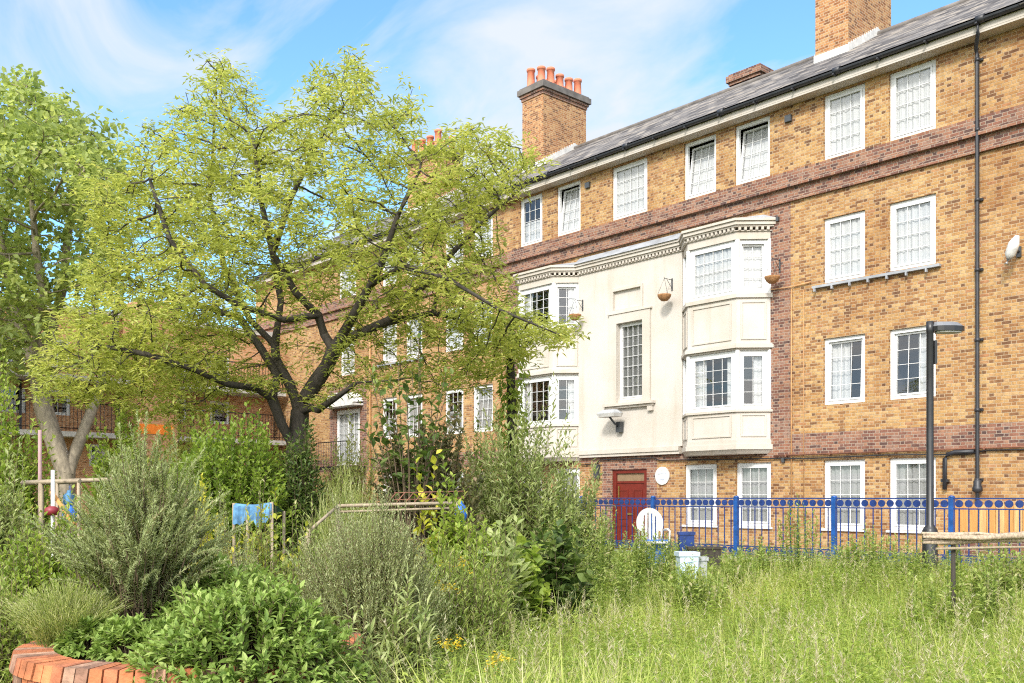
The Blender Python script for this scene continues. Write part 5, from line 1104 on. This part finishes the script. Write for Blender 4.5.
# log rail
lr = thing('log_rail', tuple(ground_at(985, 9.4)), 'rough weathered log rail on posts in front of the railing', 'rail'); fr = (*ground_at(985, 9.4)[:2], math.atan2(RT[1], RT[0])); zt = at(985, 537, 9.4)[2]
mb = MB(*fr); g = np.random.RandomState(3)
for k in range(6):
    o1, o2 = g.normal(0, .02, 2), g.normal(0, .022, 2); xs_ = np.linspace(-.58 - .05 * g.uniform(), 1.6, 9); mb.tube([(x, o1[0] + g.normal(0, .008), zt + o1[1] + .02 * x * .6 + g.normal(0, .016)) for x in xs_], [.012] + [.012 + g.uniform(0, .024) for _ in range(7)] + [.02], 7)
mb.build('log', M['log'], lr)
mb = MB(*fr); mb.tube([(-.5, .03, zt - .115), (.2, .02, zt - .10), (1.5, .0, zt - .09)], .013, 6); mb.build('lower_rail', M['timber'], lr)
for x in (-.30, .5, 1.45): mb = MB(*fr); mb.tube([(x, -.03, 0), (x, -.03, zt + .02)], .022, 7); mb.build('post', M['bark'], lr)
# wooden frame of a raised bed / cold frame
w0 = at(338, 506, 9.6); w1 = at(458, 503, 9.6); gzb = float(gh(w1[0], w1[1])); t = thing('plant_support', (w0[0], w0[1], gzb), 'pale wooden bed frame with netting behind the rounded rosemary', 'frame')
def bar(name, a, b_, r_, mat, par, seg=4): mb = MB(); mb.tube([(a[0], -a[1], a[2]), (b_[0], -b_[1], b_[2])], r_, seg); return mb.build(name, mat, par)
bar('top_rail', w0, w1, .019, M['timber'], t); bar('post', w1, np.array([w1[0], w1[1], gzb]), .03, M['timber'], t); w2 = at(308, 532, 9.0); bar('brace', w0, w2, .019, M['timber'], t)
bar('post', w0, np.array([w0[0], w0[1], gzb]), .026, M['timber'], t); bar('post', w2, np.array([w2[0], w2[1], gzb]), .026, M['timber'], t)
bar('lower_rail', w0 + [0, 0, -.06], w1 + [0, 0, -.05], .013, M['timber'], t)
mb = MB()
for k in range(9): a = w0 + (w1 - w0) * (.4 + .6 * k / 8); mb.tube([(a[0], -a[1], a[2]), (a[0] + .03, -a[1] - .1, a[2] + .12)], .005, 4)
for zz2 in (.05, .12): mb.tube([(*(w0 + (w1 - w0) * .4)[:1], -(w0 + (w1 - w0) * .4)[1] - .1, (w0 + (w1 - w0) * .4)[2] + zz2), (w1[0], -w1[1] - .1, w1[2] + zz2)], .005, 4)
mb.build('netting', M['rust'], t)
# blue tarpaulin-topped tub behind the golden shrub
ta, tb_ = at(234, 503, 9.6), at(272, 502, 9.6); gt = float(gh(ta[0], ta[1])); t = thing('tarpaulin_shelter', (ta[0], ta[1], gt), 'bright blue tarpaulin draped over two stakes behind the golden shrub', 'tarpaulin')
mb = MB(); nT = 16
for k in range(nT):
    r0 = []
    for kk in (k, k + 1):
        f = kk / nT; c = ta + (tb_ - ta) * f; sag = .02 * math.sin(math.pi * f); hang = .19 + .03 * math.sin(f * 11) + .02 * math.sin(f * 29 + 1); r0.append([(c[0] + VW[0] * o, -(c[1] + VW[1] * o), c[2] - sag - dz) for o, dz in ((-.05 - .03 * math.sin(f * 23), hang), (-.02, .02), (.0, 0), (.5, .1))])
    for q_ in range(3): mb.face([r0[0][q_], r0[1][q_], r0[1][q_ + 1], r0[0][q_ + 1]], 0, True)
mb.build('sheet', M['skyp'], t)
for c in (ta, tb_): bar('stake', c, np.array([c[0], c[1], gt]), .018, M['timber'], t)
for c in (ta, tb_): c2 = c + VWA * .5; bar('stake', c2 - [0, 0, .1], np.array([c2[0], c2[1], gt]), .018, M['timber'], t)
bg_ = at(461, 511, 9.55); mb = MB(); mb.lathe((bg_[0], -bg_[1], bg_[2]), [(.0, -.12), (.05, -.11), (.075, -.03), (.05, .05), (.015, .08), (.02, .1)], 10, sx=.8); tag(mb.build('cloth_bag', M['bluep']), 'small blue bag hung on the right post of the wooden bed support', 'bag')
# timber pergola at the left
pa, pb_ = at(22, 483, 10.8), at(80, 481, 10.4); gz_ = float(gh(pa[0], pa[1])); t = thing('plant_support', (pa[0], pa[1], gz_), 'rough timber plant frame with poles at the left edge', 'frame')
bar('top_rail', pa, pb_, .03, M['timber'], t); bar('top_rail', pa + [.1, .35, .02], pb_ + [.1, .35, .02], .025, M['timber'], t)
for f in (.34, .62, .98): p = pa + (pb_ - pa) * f; bar('post', p, np.array([p[0], p[1], gz_]), .02 if f > .4 else .03, M['timber'], t)
bar('brace', at(52, 492, 10.4), at(74, 525, 10.2), .028, M['plank'], t)
p = at(53, 470, 10.3); mb = MB(); mb.tube([(p[0], -p[1], gz_), (p[0], -p[1], p[2])], .022, 8); tag(mb.build('pole', M['plastic']), 'slim white pole standing in front of the timber frame', 'pole')
p = at(40, 430, 11.2); mb = MB(); mb.tube([(p[0], -p[1], gz_), (p[0], -p[1], p[2])], .022, 8); tag(mb.build('pole', M['pink']), 'faded pink pole rising behind the timber frame', 'pole')
for px, py, s, m_, lab in ((70, 513, .08, M['bluep'], 'blue bottle hanging inside the timber frame'), (69, 498, .06, M['skyp'], 'pale blue bottle above the blue bottle in the timber frame')):
    p = at(px, py, 10.5); mb = MB(); mb.lathe((p[0], -p[1], p[2]), [(0, -s * 1.3), (s * .8, -s * 1.25), (s, -s), (s, s * .5), (s * .4, s * 1.0), (s * .35, s * 1.4), (0, s * 1.42)], 12); mb.tube([(p[0], -p[1], p[2] + s * 1.4), (p[0], -p[1], at(px, 482, 10.5)[2])], .003, 4); tag(mb.build('bottle', m_), lab, 'bottle')
p = at(52, 511, 10.2); mb = MB(); mb.lathe((p[0], -p[1], p[2]), [(0, -.05), (.05, -.045), (.075, -.01), (.07, .03), (.03, .05), (0, .055)], 10); mb.tube([(p[0], -p[1], p[2]), (p[0] - .09, -p[1], p[2] - .02)], .02, 6); tag(mb.build('birdfeeder', M['redp']), 'dark red bird feeder fixed to the white pole', 'bird feeder')
